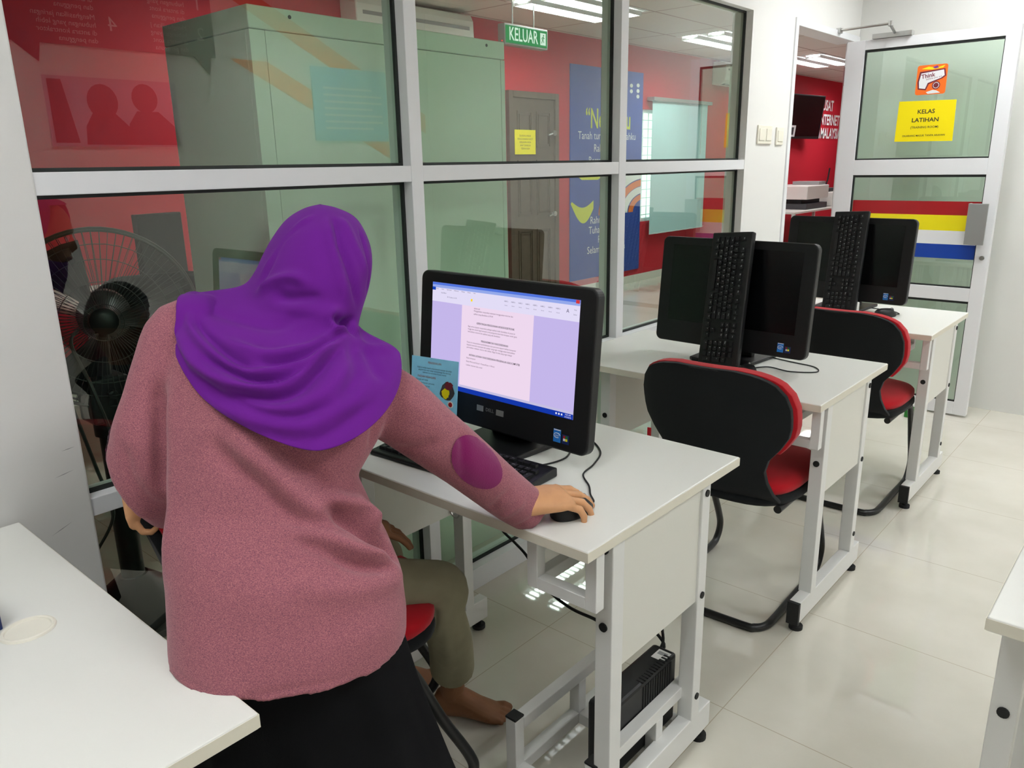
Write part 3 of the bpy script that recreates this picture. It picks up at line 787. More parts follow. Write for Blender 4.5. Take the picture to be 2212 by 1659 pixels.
# ---- keyboard, local origin at the middle of its underside, keys up (+z), front edge at -y
ROWS = [('Esc|F1 F2 F3 F4|F5 F6 F7 F8|F9 F10 F11 F12', 0.0655)]
def make_keyboard(label):
    t = thing('keyboard', label, 'keyboard', group='black keyboards')
    W, D = 0.450, 0.152
    b = BM()
    prof = [(-D/2, 0.0), (D/2, 0.0), (D/2, 0.022), (D/2 - 0.02, 0.023), (-D/2, 0.012)]
    vs0 = [b.verts.new((-W/2, y, z)) for y, z in prof]; vs1 = [b.verts.new((W/2, y, z)) for y, z in prof]
    b.faces.new(vs0); b.faces.new(vs1[::-1])
    for i in range(5): b.faces.new((vs0[i], vs0[(i+1) % 5], vs1[(i+1) % 5], vs1[i]))
    body = obj('case', b, 'black', t, bevel=0.004)
    def zt(y): return 0.012 + (y + D/2) / (D - 0.02) * 0.011
    kb = BM(); lg = BM(); u = 0.0186; Y0 = -D/2 + 0.016
    def key(x, y, w=1.0, h=1.0, s=''):
        kw, kh = u*w - 0.0028, u*h - 0.0028
        cx, cy = x + u*w/2, y + u*h/2
        z = zt(cy)
        lo = [(-kw/2, -kh/2), (kw/2, -kh/2), (kw/2, kh/2), (-kw/2, kh/2)]
        r0 = [(cx+a, cy+c, z-0.003) for a, c in lo]; r1 = [(cx+a*0.84, cy+c*0.80+0.0006, z+0.0062) for a, c in lo]
        loft(kb, [r0, r1])
        if s: text(lg, s, 0.0062 if len(s) < 3 else 0.0042, (cx - kw*0.22 if len(s) < 3 else cx, cy + kh*0.12, z + 0.0064), (1,0,0), (0,1,0), t=0.0002, res=1)
    x0 = -W/2 + 0.014
    def row(y, spec):
        x = x0
        for it in spec:
            if isinstance(it, (int, float)): x += u*it
            else:
                s, wd = it if isinstance(it, tuple) else (it, 1.0)
                key(x, y, wd, 1, s); x += u*wd
    rowsK = [
        [('Ctrl', 1.25), ('Win', 1.25), ('Alt', 1.25), ('', 6.25), ('Alt', 1.25), ('Win', 1.25), ('Fn', 1.25), ('Ctrl', 1.25)],
        [('Shift', 2.25), 'Z', 'X', 'C', 'V', 'B', 'N', 'M', ',', '.', '/', ('Shift', 2.75)],
        [('Caps', 1.75), 'A', 'S', 'D', 'F', 'G', 'H', 'J', 'K', 'L', ';', "'", ('Enter', 2.25)],
        [('Tab', 1.5), 'Q', 'W', 'E', 'R', 'T', 'Y', 'U', 'I', 'O', 'P', '[', ']', ('\\', 1.5)],
        ['`', '1', '2', '3', '4', '5', '6', '7', '8', '9', '0', '-', '=', ('Back', 2.0)],
    ]
    for i, r in enumerate(rowsK): row(Y0 + u*i, r)
    row(Y0 + u*5.35, ['Esc', 1, 'F1', 'F2', 'F3', 'F4', .5, 'F5', 'F6', 'F7', 'F8', .5, 'F9', 'F10', 'F11', 'F12'])
    xn = x0 + u*15.3
    for i, s in enumerate(('Prt', 'Scr', 'Brk')): key(xn + u*i, Y0 + u*5.35, 1, 1, s)
    for j, ss in enumerate((('Ins', 'Hm', 'PU'), ('Del', 'End', 'PD'))):
        for i, s in enumerate(ss): key(xn + u*i, Y0 + u*(4 - j), 1, 1, s)
    key(xn + u, Y0 + u, 1, 1, '^')
    for i, s in enumerate(('<', 'v', '>')): key(xn + u*i, Y0, 1, 1, s)
    xp = x0 + u*18.6
    for j, ss in enumerate((('0', None, '.'), ('1', '2', '3'), ('4', '5', '6'), ('7', '8', '9'), ('Nm', '/', '*'))):
        for i, s in enumerate(ss):
            if s is None: continue
            key(xp + u*i, Y0 + u*j, 2.0 if (j == 0 and i == 0) else 1.0, 1, s)
    key(xp + u*3, Y0, 1, 2, 'Ent'); key(xp + u*3, Y0 + u*2, 1, 2, '+'); key(xp + u*3, Y0 + u*4, 1, 1, '-')
    for i in range(3): key(xp + u*i, Y0 + u*5.35, 1, 0.8, '')
    ks = obj('keys', kb, 'key', t)
    sub('key_legends', lg, 'legend', ks, recalc=False)
    return t
kbd = make_keyboard('black keyboard lying flat below the lit screen, under the pink sleeve')
kbd.location = (0.492, -0.215, 0.7502); kbd.rotation_euler = (0, 0, R(3))
def lean(o, x, y, z, roll, tilt, yaw):
    # stand the keyboard on its right end, keys towards the chair, leaning back on a screen
    Xv = V((math.cos(yaw), math.sin(yaw), 0)); Bv = V((-math.sin(yaw), math.cos(yaw), 0))
    U = V((0, 0, 1)) * math.cos(tilt) + Bv * math.sin(tilt)
    a = Xv * math.cos(roll) + U * math.sin(roll); b = -Xv * math.sin(roll) + U * math.cos(roll)
    lx = -b; ly = a; lz = lx.cross(ly)          # keyboard right end points down
    c = V((x, y, z)) + b * 0.225
    o.matrix_world = M4(((lx.x, ly.x, lz.x, c.x), (lx.y, ly.y, lz.y, c.y), (lx.z, ly.z, lz.z, c.z), (0, 0, 0, 1)))
k2 = dup(kbd, (0, 0, 0), 0, label='black keyboard stood on end against the dark screen of the middle desk')
lean(k2, 0.552, 0.958, 0.752, 0.06, 0.24, -0.06)
k3 = dup(kbd, (0, 0, 0), 0, label='black keyboard stood on end against the dark screen by the open door')
lean(k3, 0.520, 2.180, 0.752, 0.03, 0.24, 0.0)
# ---- mouse, local origin on the desk, nose to +y
def make_mouse(label):
    t = thing('computer_mouse', label, 'mouse', group='black mice')
    b = BM(); rings = []
    for z, s in ((0.0, 0.94), (0.004, 1.0), (0.012, 1.0), (0.022, 0.93), (0.030, 0.76), (0.0345, 0.50), (0.036, 0.2)):
        rings.append([(0.0275*s*math.copysign(abs(math.cos(a))**0.8, math.cos(a)), 0.0485*s*math.copysign(abs(math.sin(a))**0.85, math.sin(a)) - (0.006 if z > 0.02 else 0), z) for a in [2*PI*k/28 for k in range(28)]])
    loft(b, rings); sh = obj('shell', b, 'black', t, smooth='all')
    b = BM(); tube(b, [V((0, 0.028 + 0.009*math.cos(a), 0.0255 + 0.009*math.sin(a))) for a in [2*PI*k/18 for k in range(18)]], 0.0028, 8, closed=True); obj('scroll_wheel', b, 'grey_pl', t, smooth=True)
    b = BM(); box(b, (-0.0006, 0.005, 0.0335), (0.0006, 0.02, 0.0352)); obj('button_gap', b, 'rubber', t)
    return t
ms = make_mouse('black mouse under the hand of the woman in purple'); ms.location = (0.853, -0.262, 0.7502); ms.rotation_euler = (0, 0, R(-12))
dup(ms, (0.668, 0.925, 0.7502), R(15), label='black mouse beside the leaning keyboard on the middle desk, half behind a chair')
dup(ms, (0.712, 2.205, 0.7502), R(-35), label='black mouse on the desk nearest the open glass door')
def cable(name, pts, r, label, cat='cable', m='rubber', group=None):
    b = BM(); tube(b, smooth_path(pts, 8), r, 8); o = obj(name, b, m, None, smooth=True); tag(o, label, cat, group); return o
cable('mouse_cable', [(0.86, -0.212, 0.757), (0.855, -0.19, 0.753), (0.829, -0.165, 0.7525), (0.80, -0.13, 0.7525), (0.752, -0.085, 0.7525), (0.735, -0.02, 0.7525), (0.70, 0.056, 0.7525), (0.62, 0.115, 0.7525), (0.54, 0.12, 0.7525)], 0.002, 'thin black mouse cable curving round the right of the lit screen')
cable('keyboard_cable', [(0.50, -0.130, 0.754), (0.52, -0.115, 0.7535), (0.585, -0.15, 0.7525), (0.640, -0.11, 0.7525), (0.66, -0.03, 0.7525), (0.62, 0.05, 0.7525)], 0.0022, 'short black keyboard cable in front of the lit computer stand')
cable('mouse_cable', [(0.655, 0.975, 0.757), (0.64, 1.0, 0.7525), (0.68, 1.06, 0.7525), (0.76, 1.045, 0.7525), (0.83, 1.09, 0.7525), (0.80, 1.15, 0.7525), (0.72, 1.17, 0.7525), (0.60, 1.20, 0.7525)], 0.002, 'thin black cable looping right of the middle computer')
cable('mouse_cable', [(0.735, 2.248, 0.757), (0.745, 2.29, 0.7525), (0.70, 2.34, 0.7525), (0.60, 2.37, 0.7525)], 0.002, 'thin black mouse cable on the desk by the open door')
cable('power_cable', [(0.33, 0.02, 0.72), (0.37, 0.0, 0.62), (0.42, -0.03, 0.545), (0.471, -0.05, 0.514), (0.539, -0.08, 0.513), (0.594, -0.1, 0.504), (0.644, -0.12, 0.48), (0.688, -0.14, 0.466), (0.786, -0.18, 0.475), (0.877, -0.22, 0.504), (0.928, -0.248, 0.524)], 0.0035, 'black power cable hanging under the tabletop of the lit computer')
cable('power_cable', [(0.33, 1.16, 0.70), (0.31, 1.05, 0.50), (0.33, 1.02, 0.35), (0.40, 1.03, 0.2)], 0.004, 'black cable hanging under the middle desk behind the chair')
# ---- battery backup box on the desk cradle
t = thing('power_backup_box', 'black ribbed battery backup box on the low frame under the near desk', 'battery box', (0.885, -0.03, 0.066))
b = BM(); box(b, (0.833, -0.175, 0.0665), (0.9265 - 0.028, 0.110, 0.255)); body = obj('body', b, 'black', t, bevel=0.008)
b = BM()
for i in range(12):
    y = -0.045 + i*0.011; box(b, (0.897, y, 0.16), (0.9005, y + 0.006, 0.245))
    box(b, (0.880, y, 0.2535), (0.8985, y + 0.006, 0.2565))
sub('vent_rib', b, 'rubber', body)
b = BM(); box(b, (0.858, 0.055, 0.2546), (0.892, 0.095, 0.2556)); sub('rating_label', b, 'white_pl', body)
b = BM(); box(b, (0.863, 0.075, 0.2557), (0.887, 0.088, 0.2561)); sub('bar_code', b, 'grey_pl', body)
b = BM(); cyl(b, (0.865, -0.177, 0.175), (0.865, -0.174, 0.175), 0.004, 10); sub('indicator_lamp', b, emat('amber_indicator', srgb(255, 170, 60), 1.0), body)
b = BM(); tube(b, smooth_path([(0.845, 0.11, 0.23), (0.845, 0.135, 0.25), (0.83, 0.15, 0.285)], 5), 0.004, 8); obj('cord', b, 'rubber', t, smooth=True)
b = BM(); tube(b, smooth_path([(0.85, 0.11, 0.22), (0.845, 0.14, 0.24), (0.80, 0.15, 0.265)], 5), 0.004, 8)
obj('cord', b, 'rubber', t, smooth=True)
# ---- leaflet leaning on the lit screen
def leaflet():
    t = thing('leaflet', 'light blue printed leaflet leaning on the left of the lit screen', 'leaflet', (0.33, -0.14, 0.751))
    o = V((0.245, -0.150, 0.7515)); X = V((1, 0.14, 0)).normalized(); up = V((0.0, 0.11, 1)).normalized()
    N = X.cross(up).normalized()
    def bq(m, name, rects, par, lift):
        b = BM()
        for x0, z0, x1, z1 in rects: prism(b, [(x0, z0), (x1, z0), (x1, z1), (x0, z1)], o + N*lift, X, up, 0.0002, n=N)
        return (obj if par is t else sub)(name, b, m, par)
    b = BM(); prism(b, [(0, 0), (0.148, 0), (0.148, 0.21), (0, 0.21)], o, X, up, -0.0012, n=N); sheet_ = obj('sheet', b, mat('light_blue_print', srgb(146, 220, 255), 0.55, var=0.08, vscale=30), t)
    b = BM()
    def tl(s, sz, x, z, **k): text(b, s, sz, o + X*x + up*z + N*0.0003, X, up, t=0.0, **k)
    for z, s in ((0.183, 'Kelab ini terbuka kepada semua komuniti setempat dan pelajar'), (0.177, 'yang berminat untuk belajar serta berkongsi ilmu teknologi'), (0.171, 'maklumat dan komunikasi di pusat internet')): tl(s, 0.006, 0.074, z, sx=0.72)
    for i, s in enumerate(('Menjadi ahli kelab', 'Latihan komputer percuma', 'Kemudahan internet', 'Bengkel dan aktiviti', 'Pertandingan menarik', 'Kadar istimewa ahli', 'Sijil penyertaan', 'Aktiviti keluarga', 'Program komuniti')): tl(s, 0.006, 0.016, 0.152 - i*0.0078, align='LEFT', sx=0.9)
    for z, s in ((0.062, 'Sila hubungi pengurus pusat untuk mendaftar'), (0.056, 'atau datang ke kaunter kami'), (0.036, 'Bawa kad pengenalan dan borang'), (0.030, 'yang telah lengkap diisi')): tl(s, 0.006, 0.078, z, sx=0.8)
    sub('body_print', b, 'ink_blue', sheet_, recalc=False)
    b = BM()
    for z, s in ((0.197, 'PENGENALAN'), (0.160, 'FAEDAH KEAHLIAN'), (0.072, 'BAGAIMANA MENJADI AHLI KELAB'), (0.046, 'SYARAT KEAHLIAN'), (0.018, 'HUBUNGI KAMI')): tl(s, 0.0078, 0.074 if z > 0.19 or z < 0.1 else 0.05, z, sx=0.85)
    sub('heading_print', b, 'red_st', sheet_, recalc=False)
    def blob(name, m, cx, cz, rx, rz, lift=0.0004, n=18, j=0.0):
        b = BM(); rnd = random.Random(cx*1000)
        prism(b, [(cx + rx*math.cos(2*PI*k/n)*(1 + j*rnd.uniform(-1, 1)), cz + rz*math.sin(2*PI*k/n)*(1 + j*rnd.uniform(-1, 1))) for k in range(n)], o + N*lift, X, up, 0.0002, n=N)
        sub(name, b, m, sheet_)
    blob('picture', 'dark_pl', 0.116, 0.130, 0.021, 0.023, j=.2); blob('picture', 'yel_st', 0.112, 0.126, 0.012, 0.013, .0007, j=.2); blob('picture', 'mar_st', 0.120, 0.146, 0.012, 0.010, .0007, j=.3)
    blob('picture', 'dark_pl', 0.018, 0.056, 0.014, 0.011, j=.15); blob('picture', 'org_st', 0.020, 0.054, 0.008, 0.007, .0007, j=.2)
    blob('picture', 'dark_pl', 0.082, 0.012, 0.010, 0.011, j=.15); blob('picture', 'mar_st', 0.116, 0.014, 0.016, 0.013, j=.12); blob('picture', 'wht_st', 0.128, 0.100, 0.009, 0.009, .0004); blob('picture', 'red_st', 0.128, 0.100, 0.006, 0.006, .0007)
MT['ink_blue'] = mat('navy_ink', srgb(40, 70, 120), 0.7)
leaflet()
# ---- white notebook-sized box and bits on desks
t = BM(); box(t, (0.555, 2.19, 0.7502), (0.595, 2.22, 0.80)); tag(obj('small_box', t, 'white_pl', None, bevel=0.003), 'tiny white box standing behind the middle chair, on the desk by the door', 'box')
t = BM(); box(t, (0.590, 3.215, 0.0), (0.655, 3.27, 0.055)); tag(obj('door_stop', t, 'green_pl', None, bevel=0.004), 'small green block on the floor in front of the open glass door', 'door stop')
t = thing('box_file', 'dark blue box edge at the left border on the nearest desk', 'box', (0.36, -1.20, 0.75))
b = BM(); box(b, (0.30, -1.29, 0.7503), (0.425, -1.135, 0.80)); obj('carton', b, 'blu_dark', t, bevel=0.002)
b = BM(); box(b, (0.298, -1.292, 0.79), (0.427, -1.133, 0.806)); obj('lid', b, 'blu_dark', t, bevel=0.002)
# ---- switches on the wall by the door
def switch(y0, y1, z0, z1, n, label):
    t = thing('light_switch', label, 'switch', (0.0, (y0+y1)/2, z0), 'switch plates by the doorway')
    b = BM(); box(b, (0.0, y0, z0), (0.009, y1, z1)); obj('plate', b, 'cream_pl', t, bevel=0.003)
    wy = (y1 - y0) / n
    for i in range(n):
        b = BM(); box(b, (0.008, y0 + wy*i + 0.012, z0 + 0.016), (0.0125, y0 + wy*(i+1) - 0.012, z1 - 0.016)); obj('rocker', b, 'cream_pl', t, bevel=0.002)
switch(2.345, 2.505, 1.495, 1.583, 2, 'wide cream switch plate with two rockers on the white wall')
switch(2.562, 2.645, 1.492, 1.577, 1, 'narrow cream switch plate nearest the doorway')
# ================================================================= RECEPTION BEHIND THE GLASS
MT['mat_violet'] = mat('violet_print', srgb(120, 50, 150), 0.5)
# steel cabinet right behind the glass
t = thing('steel_cabinet', 'tall pale steel cabinet standing close behind the glass partition', 'cabinet', (-0.43, 0.26, 0))
cx0, cx1, cy0, cy1 = -0.655, -0.20, -0.224, 0.75
b = BM(); box(b, (cx0, cy0, 0.0), (cx1 - 0.018, cy1, 1.765)); obj('body', b, 'cab', t, bevel=0.002)
b = BM(); box(b, (cx0, cy0, 1.767), (cx1, cy1, 1.823))
obj('top_cover', b, 'cab', t, bevel=0.003)
b = BM(); box(b, (cx1 - 0.018, cy0, 0.0), (cx1, cy0 + 0.045, 1.765)); obj('side_post', b, 'cab', t, bevel=0.001)
b = BM(); box(b, (cx1 - 0.018, cy1 - 0.020, 0.0), (cx1, cy1, 1.765)); obj('side_post', b, 'cab', t, bevel=0.001)
b = BM(); box(b, (cx1 - 0.017, cy0 + 0.047, 0.05), (cx1 - 0.001, cy1 - 0.022, 1.765)); obj('back_panel', b, 'cab', t)
for y in (-0.10, 0.66):
    b = BM(); cyl(b, (cx1 - 0.001, y, 1.805), (cx1 + 0.001, y, 1.805), 0.005, 10); obj('bolt_hole', b, 'rubber', t)
# brown panelled door in the red wall
t = thing('panelled_door', 'brown panelled door in the red wall, a yellow sheet taped to it', 'door', (-3.49, 4.85, 0))
y0, y1, H = 4.47, 5.24, 2.10
b = BM(); 
for a, c in (((y0, 0), (y0 + .06, H)), ((y1 - .06, 0), (y1, H)), ((y0 + .06, H - .06), (y1 - .06, H))): box(b, (-3.499, a[0], a[1]), (-3.455, c[0], c[1]))
obj('door_frame', b, 'brown', t, bevel=0.003)
b = BM(); box(b, (-3.497, y0 + .06, 0.01), (-3.472, y1 - .06, H - .06)); lf = obj('leaf', b, 'brown', t)
b = BM()
for (ya, yb) in ((y0 + .13, (y0+y1)/2 - .035), ((y0+y1)/2 + .035, y1 - .13)):
    for za, zb in ((0.16, 0.78), (0.92, 1.46), (1.58, 1.92)):
        for q, e in ((0.0, .012), (.03, .006)):
            for (a1, b1, a2, b2) in ((ya+q, za+q, yb-q, za+q+e), (ya+q, zb-q-e, yb-q, zb-q), (ya+q, za+q+e, ya+q+e, zb-q-e), (yb-q-e, za+q+e, yb-q, zb-q-e)):
                box(b, (-3.473, a1, b1), (-3.464, a2, b2))
sub('panel_moulding', b, 'brown', lf)
for z in (1.72, 0.92):
    b = BM(); cyl(b, (-3.472, y1 - .10, z), (-3.44, y1 - .10, z), 0.012, 12); cyl(b, (-3.44, y1 - .10, z), (-3.425, y1 - .10, z), 0.026, 14); tube(b, [(-3.44, y1 - .10, z), (-3.44, y1 - .19, z - .02)], 0.009, 8)
    sub('door_handle' if z < 1 else 'night_latch', b, 'chrome', lf, smooth=True)
t = thing('notice', 'small yellow notice taped on the brown door', 'notice', (-3.463, 4.70, 1.52))
b = BM(); box(b, (-3.4635, 4.552, 1.515), (-3.4625, 4.868, 1.745)); sh = obj('sheet', b, 'yellow', t)
b = BM()
for i, s in enumerate(('DILARANG MASUK', 'MENGGUNAKAN KASUT', 'KERJASAMA ANDA', 'AMAT DIHARGAI', 'TERIMA KASIH')):
    text(b, s, 0.026, (-3.4622, 4.71, 1.688 - 0.030*i), (0, 1, 0), (0, 0, 1), t=0.0001, sx=0.8)
sub('print', b, 'ink', sh, recalc=False)
# exit sign hanging from the ceiling
t = thing('exit_sign', 'green lit KELUAR exit sign hanging from the reception ceiling', 'sign', (-2.6, 3.74, 2.32))
ex = -2.6; ey0, ey1, ez0, ez1 = 3.465, 3.995, 2.318, 2.470
b = BM(); box(b, (ex - 0.075, ey0, ez0), (ex - 0.004, ey1, ez1)); obj('housing', b, 'alu_grey', t, bevel=0.004)
b = BM(); box(b, (ex - 0.004, ey0 + .012, ez0 + .014), (ex - 0.001, ey1 - .012, ez1 - .014)); f = obj('face', b, 'green_sign', t)
b = BM(); text(b, 'KELUAR', 0.135, (ex - 0.0005, 3.688, 2.394), (0, 1, 0), (0, 0, 1), t=0.0003, sx=0.72, bold=0.0015)
sub('lettering', b, 'white_lit', f, recalc=False)
b = BM(); prism(b, [(0, -.045), (.07, -.045), (.07, .045), (0, .045)], (ex - .0005, 3.895, 2.394), (0,1,0), (0,0,1), 0.0003); sub('pictogram_field', b, 'white_lit', f)
b = BM(); N = V((1, 0, 0)); o = (ex + .0002, 3.93, 2.394)
prism(b, circ(.007, 12, .006, .028), o, (0,1,0), (0,0,1), .0003)
for poly in ([(-.004, .02), (.008, .018), (.002, -.008), (-.010, -.004)], [(-.008, -.004), (.002, -.006), (.014, -.022), (.008, -.027)], [(-.010, -.004), (-.004, -.008), (-.016, -.034), (-.022, -.030)], [(.006, .018), (.02, .008), (.017, .003), (.004, .011)], [(-.004, .018), (-.018, .010), (-.020, -.002), (-.015, -.002), (-.013, .006)]):
    prism(b, poly, o, (0,1,0), (0,0,1), .0003)
sub('running_figure', b, 'green_sign', f)
for y in (3.60, 3.86):
    b = BM(); cyl(b, (ex - .04, y, ez1), (ex - .04, y, 2.69), 0.005, 8); obj('hanger', b, 'chrome', t)
b = BM(); cyl(b, (ex - .03, ey0 - .001, 2.345), (ex - .03, ey0 - .004, 2.345), .006, 8); obj('pilot_lamp', b, emat('red_pilot_light', srgb(255, 70, 60), 1.2), t)
# wall air conditioners
def aircon(y0, y1, z0, z1, label):
    t = thing('air_conditioner', label, 'air conditioner', (-3.5, (y0+y1)/2, z0), 'wall air conditioners')
    h = z1 - z0; b = BM()
    prof = [(0, 0), (.13, 0), (.185, h*.18), (.20, h*.45), (.195, h*.82), (.17, h*.97), (.13, h), (0, h)]
    loft(b, [[(-3.499 + x, y0, z0 + z) for x, z in prof], [(-3.499 + x, y1, z0 + z) for x, z in prof]])
    bd = obj('body', b, 'white_pl', t, bevel=0.012, seg=3)
    b = BM(); box(b, (-3.499 + .192, y0 + .06, z0 + h*.60), (-3.499 + .201, y1 - .06, z0 + h*.68)); obj('grille_slot', b, 'grey_pl', t)
    b = BM(); box(b, (-3.499 + .10, y0 + .05, z0 - .004), (-3.499 + .165, y1 - .05, z0 + .006)); obj('vane', b, 'grey_pl', t)
aircon(2.60, 3.86, 2.33, 2.66, 'white wall air conditioner just above the steel cabinet')
aircon(8.56, 9.70, 2.38, 2.66, 'white wall air conditioner at the top right of the glass partition')
# blue banner on the wall
t = thing('banner', 'tall blue banner with yellow heading and white verses on the red wall', 'banner', (-3.49, 6.17, 0.14))
ba, bb, bz0, bz1 = 5.47, 6.87, 0.16, 2.41
b = BM(); box(b, (-3.496, ba, bz0), (-3.486, bb, bz1)); sh = obj('cloth', b, 'blue_bn', t)
BX = -3.4855; cyb = (ba + bb)/2
def btx(bm, s, size, y, z, **k): text(bm, s, size, (BX, y, z), (0, 1, 0), (0, 0, 1), t=0.0003, **k)
b = BM(); btx(b, '\u201cNegaraku', 0.29, cyb + .01, 1.875, sx=0.70, bold=0.004); sub('heading_print', b, 'lime', sh, recalc=False)
b = BM()
for s, z in (('Tanah tumpahnya darahku', 1.705), ('Rakyat hidup', 1.575), ('Bersatu dan maju', 1.445), ('Rahmat bahagia', 0.80), ('Tuhan kurniakan', 0.69), ('Raja kita', 0.58), ('Selamat bertakhta', 0.47)):
    btx(b, s, 0.115, cyb, z, sx=0.92)
sub('verse_print', b, 'wprint', sh, recalc=False)
b = BM(); N = (1, 0, 0)
def poly(bm, pts, m=0.0): prism(bm, [(p[0], p[1]) for p in pts], (BX, 0, 0), (0, 1, 0), (0, 0, 1), 0.0006, n=V((1, 0, 0)))
poly(b, [(5.56, 1.30), (5.68, 1.355), (5.95, 1.36), (5.97, 1.34), (6.05, 1.36), (6.02, 1.31), (6.08, 1.28), (5.98, 1.24), (5.68, 1.245)])
cr = [(5.48, 1.10)] ; 
cres = [(5.48 + .42*(k/14), 1.00 - .22*math.sin(PI*k/14*.9)) for k in range(15)] ; inner = [(5.50 + .40*(k/14), 1.02 - .07*math.sin(PI*k/14)) for k in range(15)]
poly(b, cres + inner[::-1]); sub('yellow_motif', b, 'lime', sh)
b = BM()
for c, r0, r1 in (((6.95, .85), .95, .85), ((6.95, .85), .62, .50), ((6.95, .85), .34, .24)):
    arc = [(c[0] + r0*math.cos(a), c[1] + .6*r0*math.sin(a)) for a in [R(95 + 85*k/16) for k in range(17)]]; ar2 = [(c[0] + r1*math.cos(a), c[1] + .6*r1*math.sin(a)) for a in [R(95 + 85*k/16) for k in range(17)]]
    arc = [(min(p[0], bb), p[1]) for p in arc]; ar2 = [(min(p[0], bb), p[1]) for p in ar2]
    poly(b, arc + ar2[::-1])
sub('orange_motif', b, 'oprint', sh)
b = BM()
for c, r0, r1 in (((6.95, .85), .84, .64), ((6.95, .85), .49, .36)):
    arc = [(min(c[0] + r0*math.cos(a), bb), c[1] + .6*r0*math.sin(a)) for a in [R(95 + 85*k/16) for k in range(17)]]; ar2 = [(min(c[0] + r1*math.cos(a), bb), c[1] + .6*r1*math.sin(a)) for a in [R(95 + 85*k/16) for k in range(17)]]
    poly(b, arc + ar2[::-1])
sub('white_motif', b, 'wprint', sh)
b = BM()
for y, z in ((6.62, 2.26), (6.62, 2.20), (6.76, 2.27), (6.76, 2.21), (6.76, 2.15), (6.50, 2.21)): prism(b, circ(.032, 10, 0, 0, .022), (BX, y, z), (0,1,0), (0,0,1), .0006, n=V((1,0,0)))
sub('crest_print', b, 'wprint', sh)
# vertical blind over the window
t = thing('vertical_blind', 'pale cyan vertical blind hanging on the red wall beside the blue banner', 'blind', (-3.44, 7.7, 0.55))
b = BM(); box(b, (-3.499, 6.98, 2.115), (-3.40, 8.42, 2.155)); obj('headrail', b, 'alu_grey', t, bevel=0.003)
n = 15
for k in range(n):
    y = 7.03 + (8.36 - 7.03)*(k + .5)/n
    m = M4.Translation((-3.44 + (.004 if k % 2 else -.004), y, 0)) @ M4.Rotation(R(-5), 4, 'Z')
    b = BM(); box(b, (-0.001, -0.049, 0.56), (0.001, 0.049, 2.115), m); obj('vane', b, 'blind', t)
b = BM(); tube(b, smooth_path([(-3.42, 7.03 + k*0.0887, 0.565 + (0.012 if k % 2 else 0)) for k in range(16)], 3), 0.003, 5); obj('bottom_chain', b, 'white_pl', t)
b = BM(); tube(b, [(-3.39, 8.12, 2.12), (-3.385, 8.12, 1.5)], 0.003, 5); obj('cord', b, 'grey_pl', t)
# reception desk by the red wall, with monitor and papers
def wtable(name, label, x0, x1, y0, y1, h, cat='table'):
    t = thing(name, label, cat, ((x0+x1)/2, (y0+y1)/2, 0))
    b = BM(); box(b, (x0, y0, h - .025), (x1, y1, h)); obj('tabletop', b, 'desk', t, bevel=0.002)
    for x, y in ((x0+.03, y0+.03), (x1-.03, y0+.03), (x0+.03, y1-.03), (x1-.03, y1-.03)):
        b = BM(); cbox(b, (x, y, (h-.025)/2), (.04, .04, h-.025)); obj('leg', b, 'steel', t)
    return t
wtable('office_table', 'white table behind the black fan, with a dark monitor on it', -3.40, -2.35, 0.05, 1.35, .75)
t = thing('monitor', 'dark monitor on the white table behind the fan', 'monitor', (-2.62, 0.62, .75))
b = BM(); m = M4.Translation((-2.62, 0.60, 0)) @ M4.Rotation(R(12), 4, 'Z')
box(b, (-0.03, -0.15, 0.85), (0.02, 0.13, 1.20), m); obj('housing', b, 'black', t, bevel=0.006)
b = BM(); box(b, (-.09, -.09, .75), (.09, .09, .765), m); box(b, (-.05, -.03, .765), (-.02, .03, 1.0), m); obj('stand', b, 'black', t)
b = BM(); box(b, (-2.95, .86, .751), (-2.72, 1.10, .757)); tag(obj('paper', b, 'wht_st'), 'white sheet of paper lying on the table behind the fan', 'paper')
# dark swivel chair in front of that table
t = thing('office_chair', 'black swivel chair in the dark behind the fan', 'chair', (-1.55, 0.0, 0))
b = BM(); pts = rrect(.46, .52, .12, 6); 
prism(b, pts, (-1.30, -0.05, .78), (.25, 1, 0), (-.12, 0, 1), .07, n=V((1, -.2, .1)).normalized()); obj('backrest', b, 'bfabric', t, bevel=.02, seg=3)
b = slab(.50, .50, .42, .50, 0, .01)
for v in b.verts: v.co += V((-1.55, 0.0, 0))
obj('seat', b, 'bfabric', t, smooth='all')
b = BM(); cyl(b, (-1.55, 0, .10), (-1.55, 0, .43), .03, 12); tube(b, smooth_path([(-1.50, 0, .42), (-1.30, -.03, .42), (-1.25, -.04, .6)], 5), .02, 8); obj('post', b, 'btube', t)
b = BM()
for k in range(5):
    a = 2*PI*k/5 + .3; tube(b, [(-1.55, 0, .11), (-1.55 + .27*math.cos(a), .27*math.sin(a), .07)], [.025, .016], 8); cyl(b, (-1.55 + .27*math.cos(a) - .012, .27*math.sin(a), .028), (-1.55 + .27*math.cos(a) + .012, .27*math.sin(a), .028), .028, 12)
obj('star_base', b, 'btube', t)
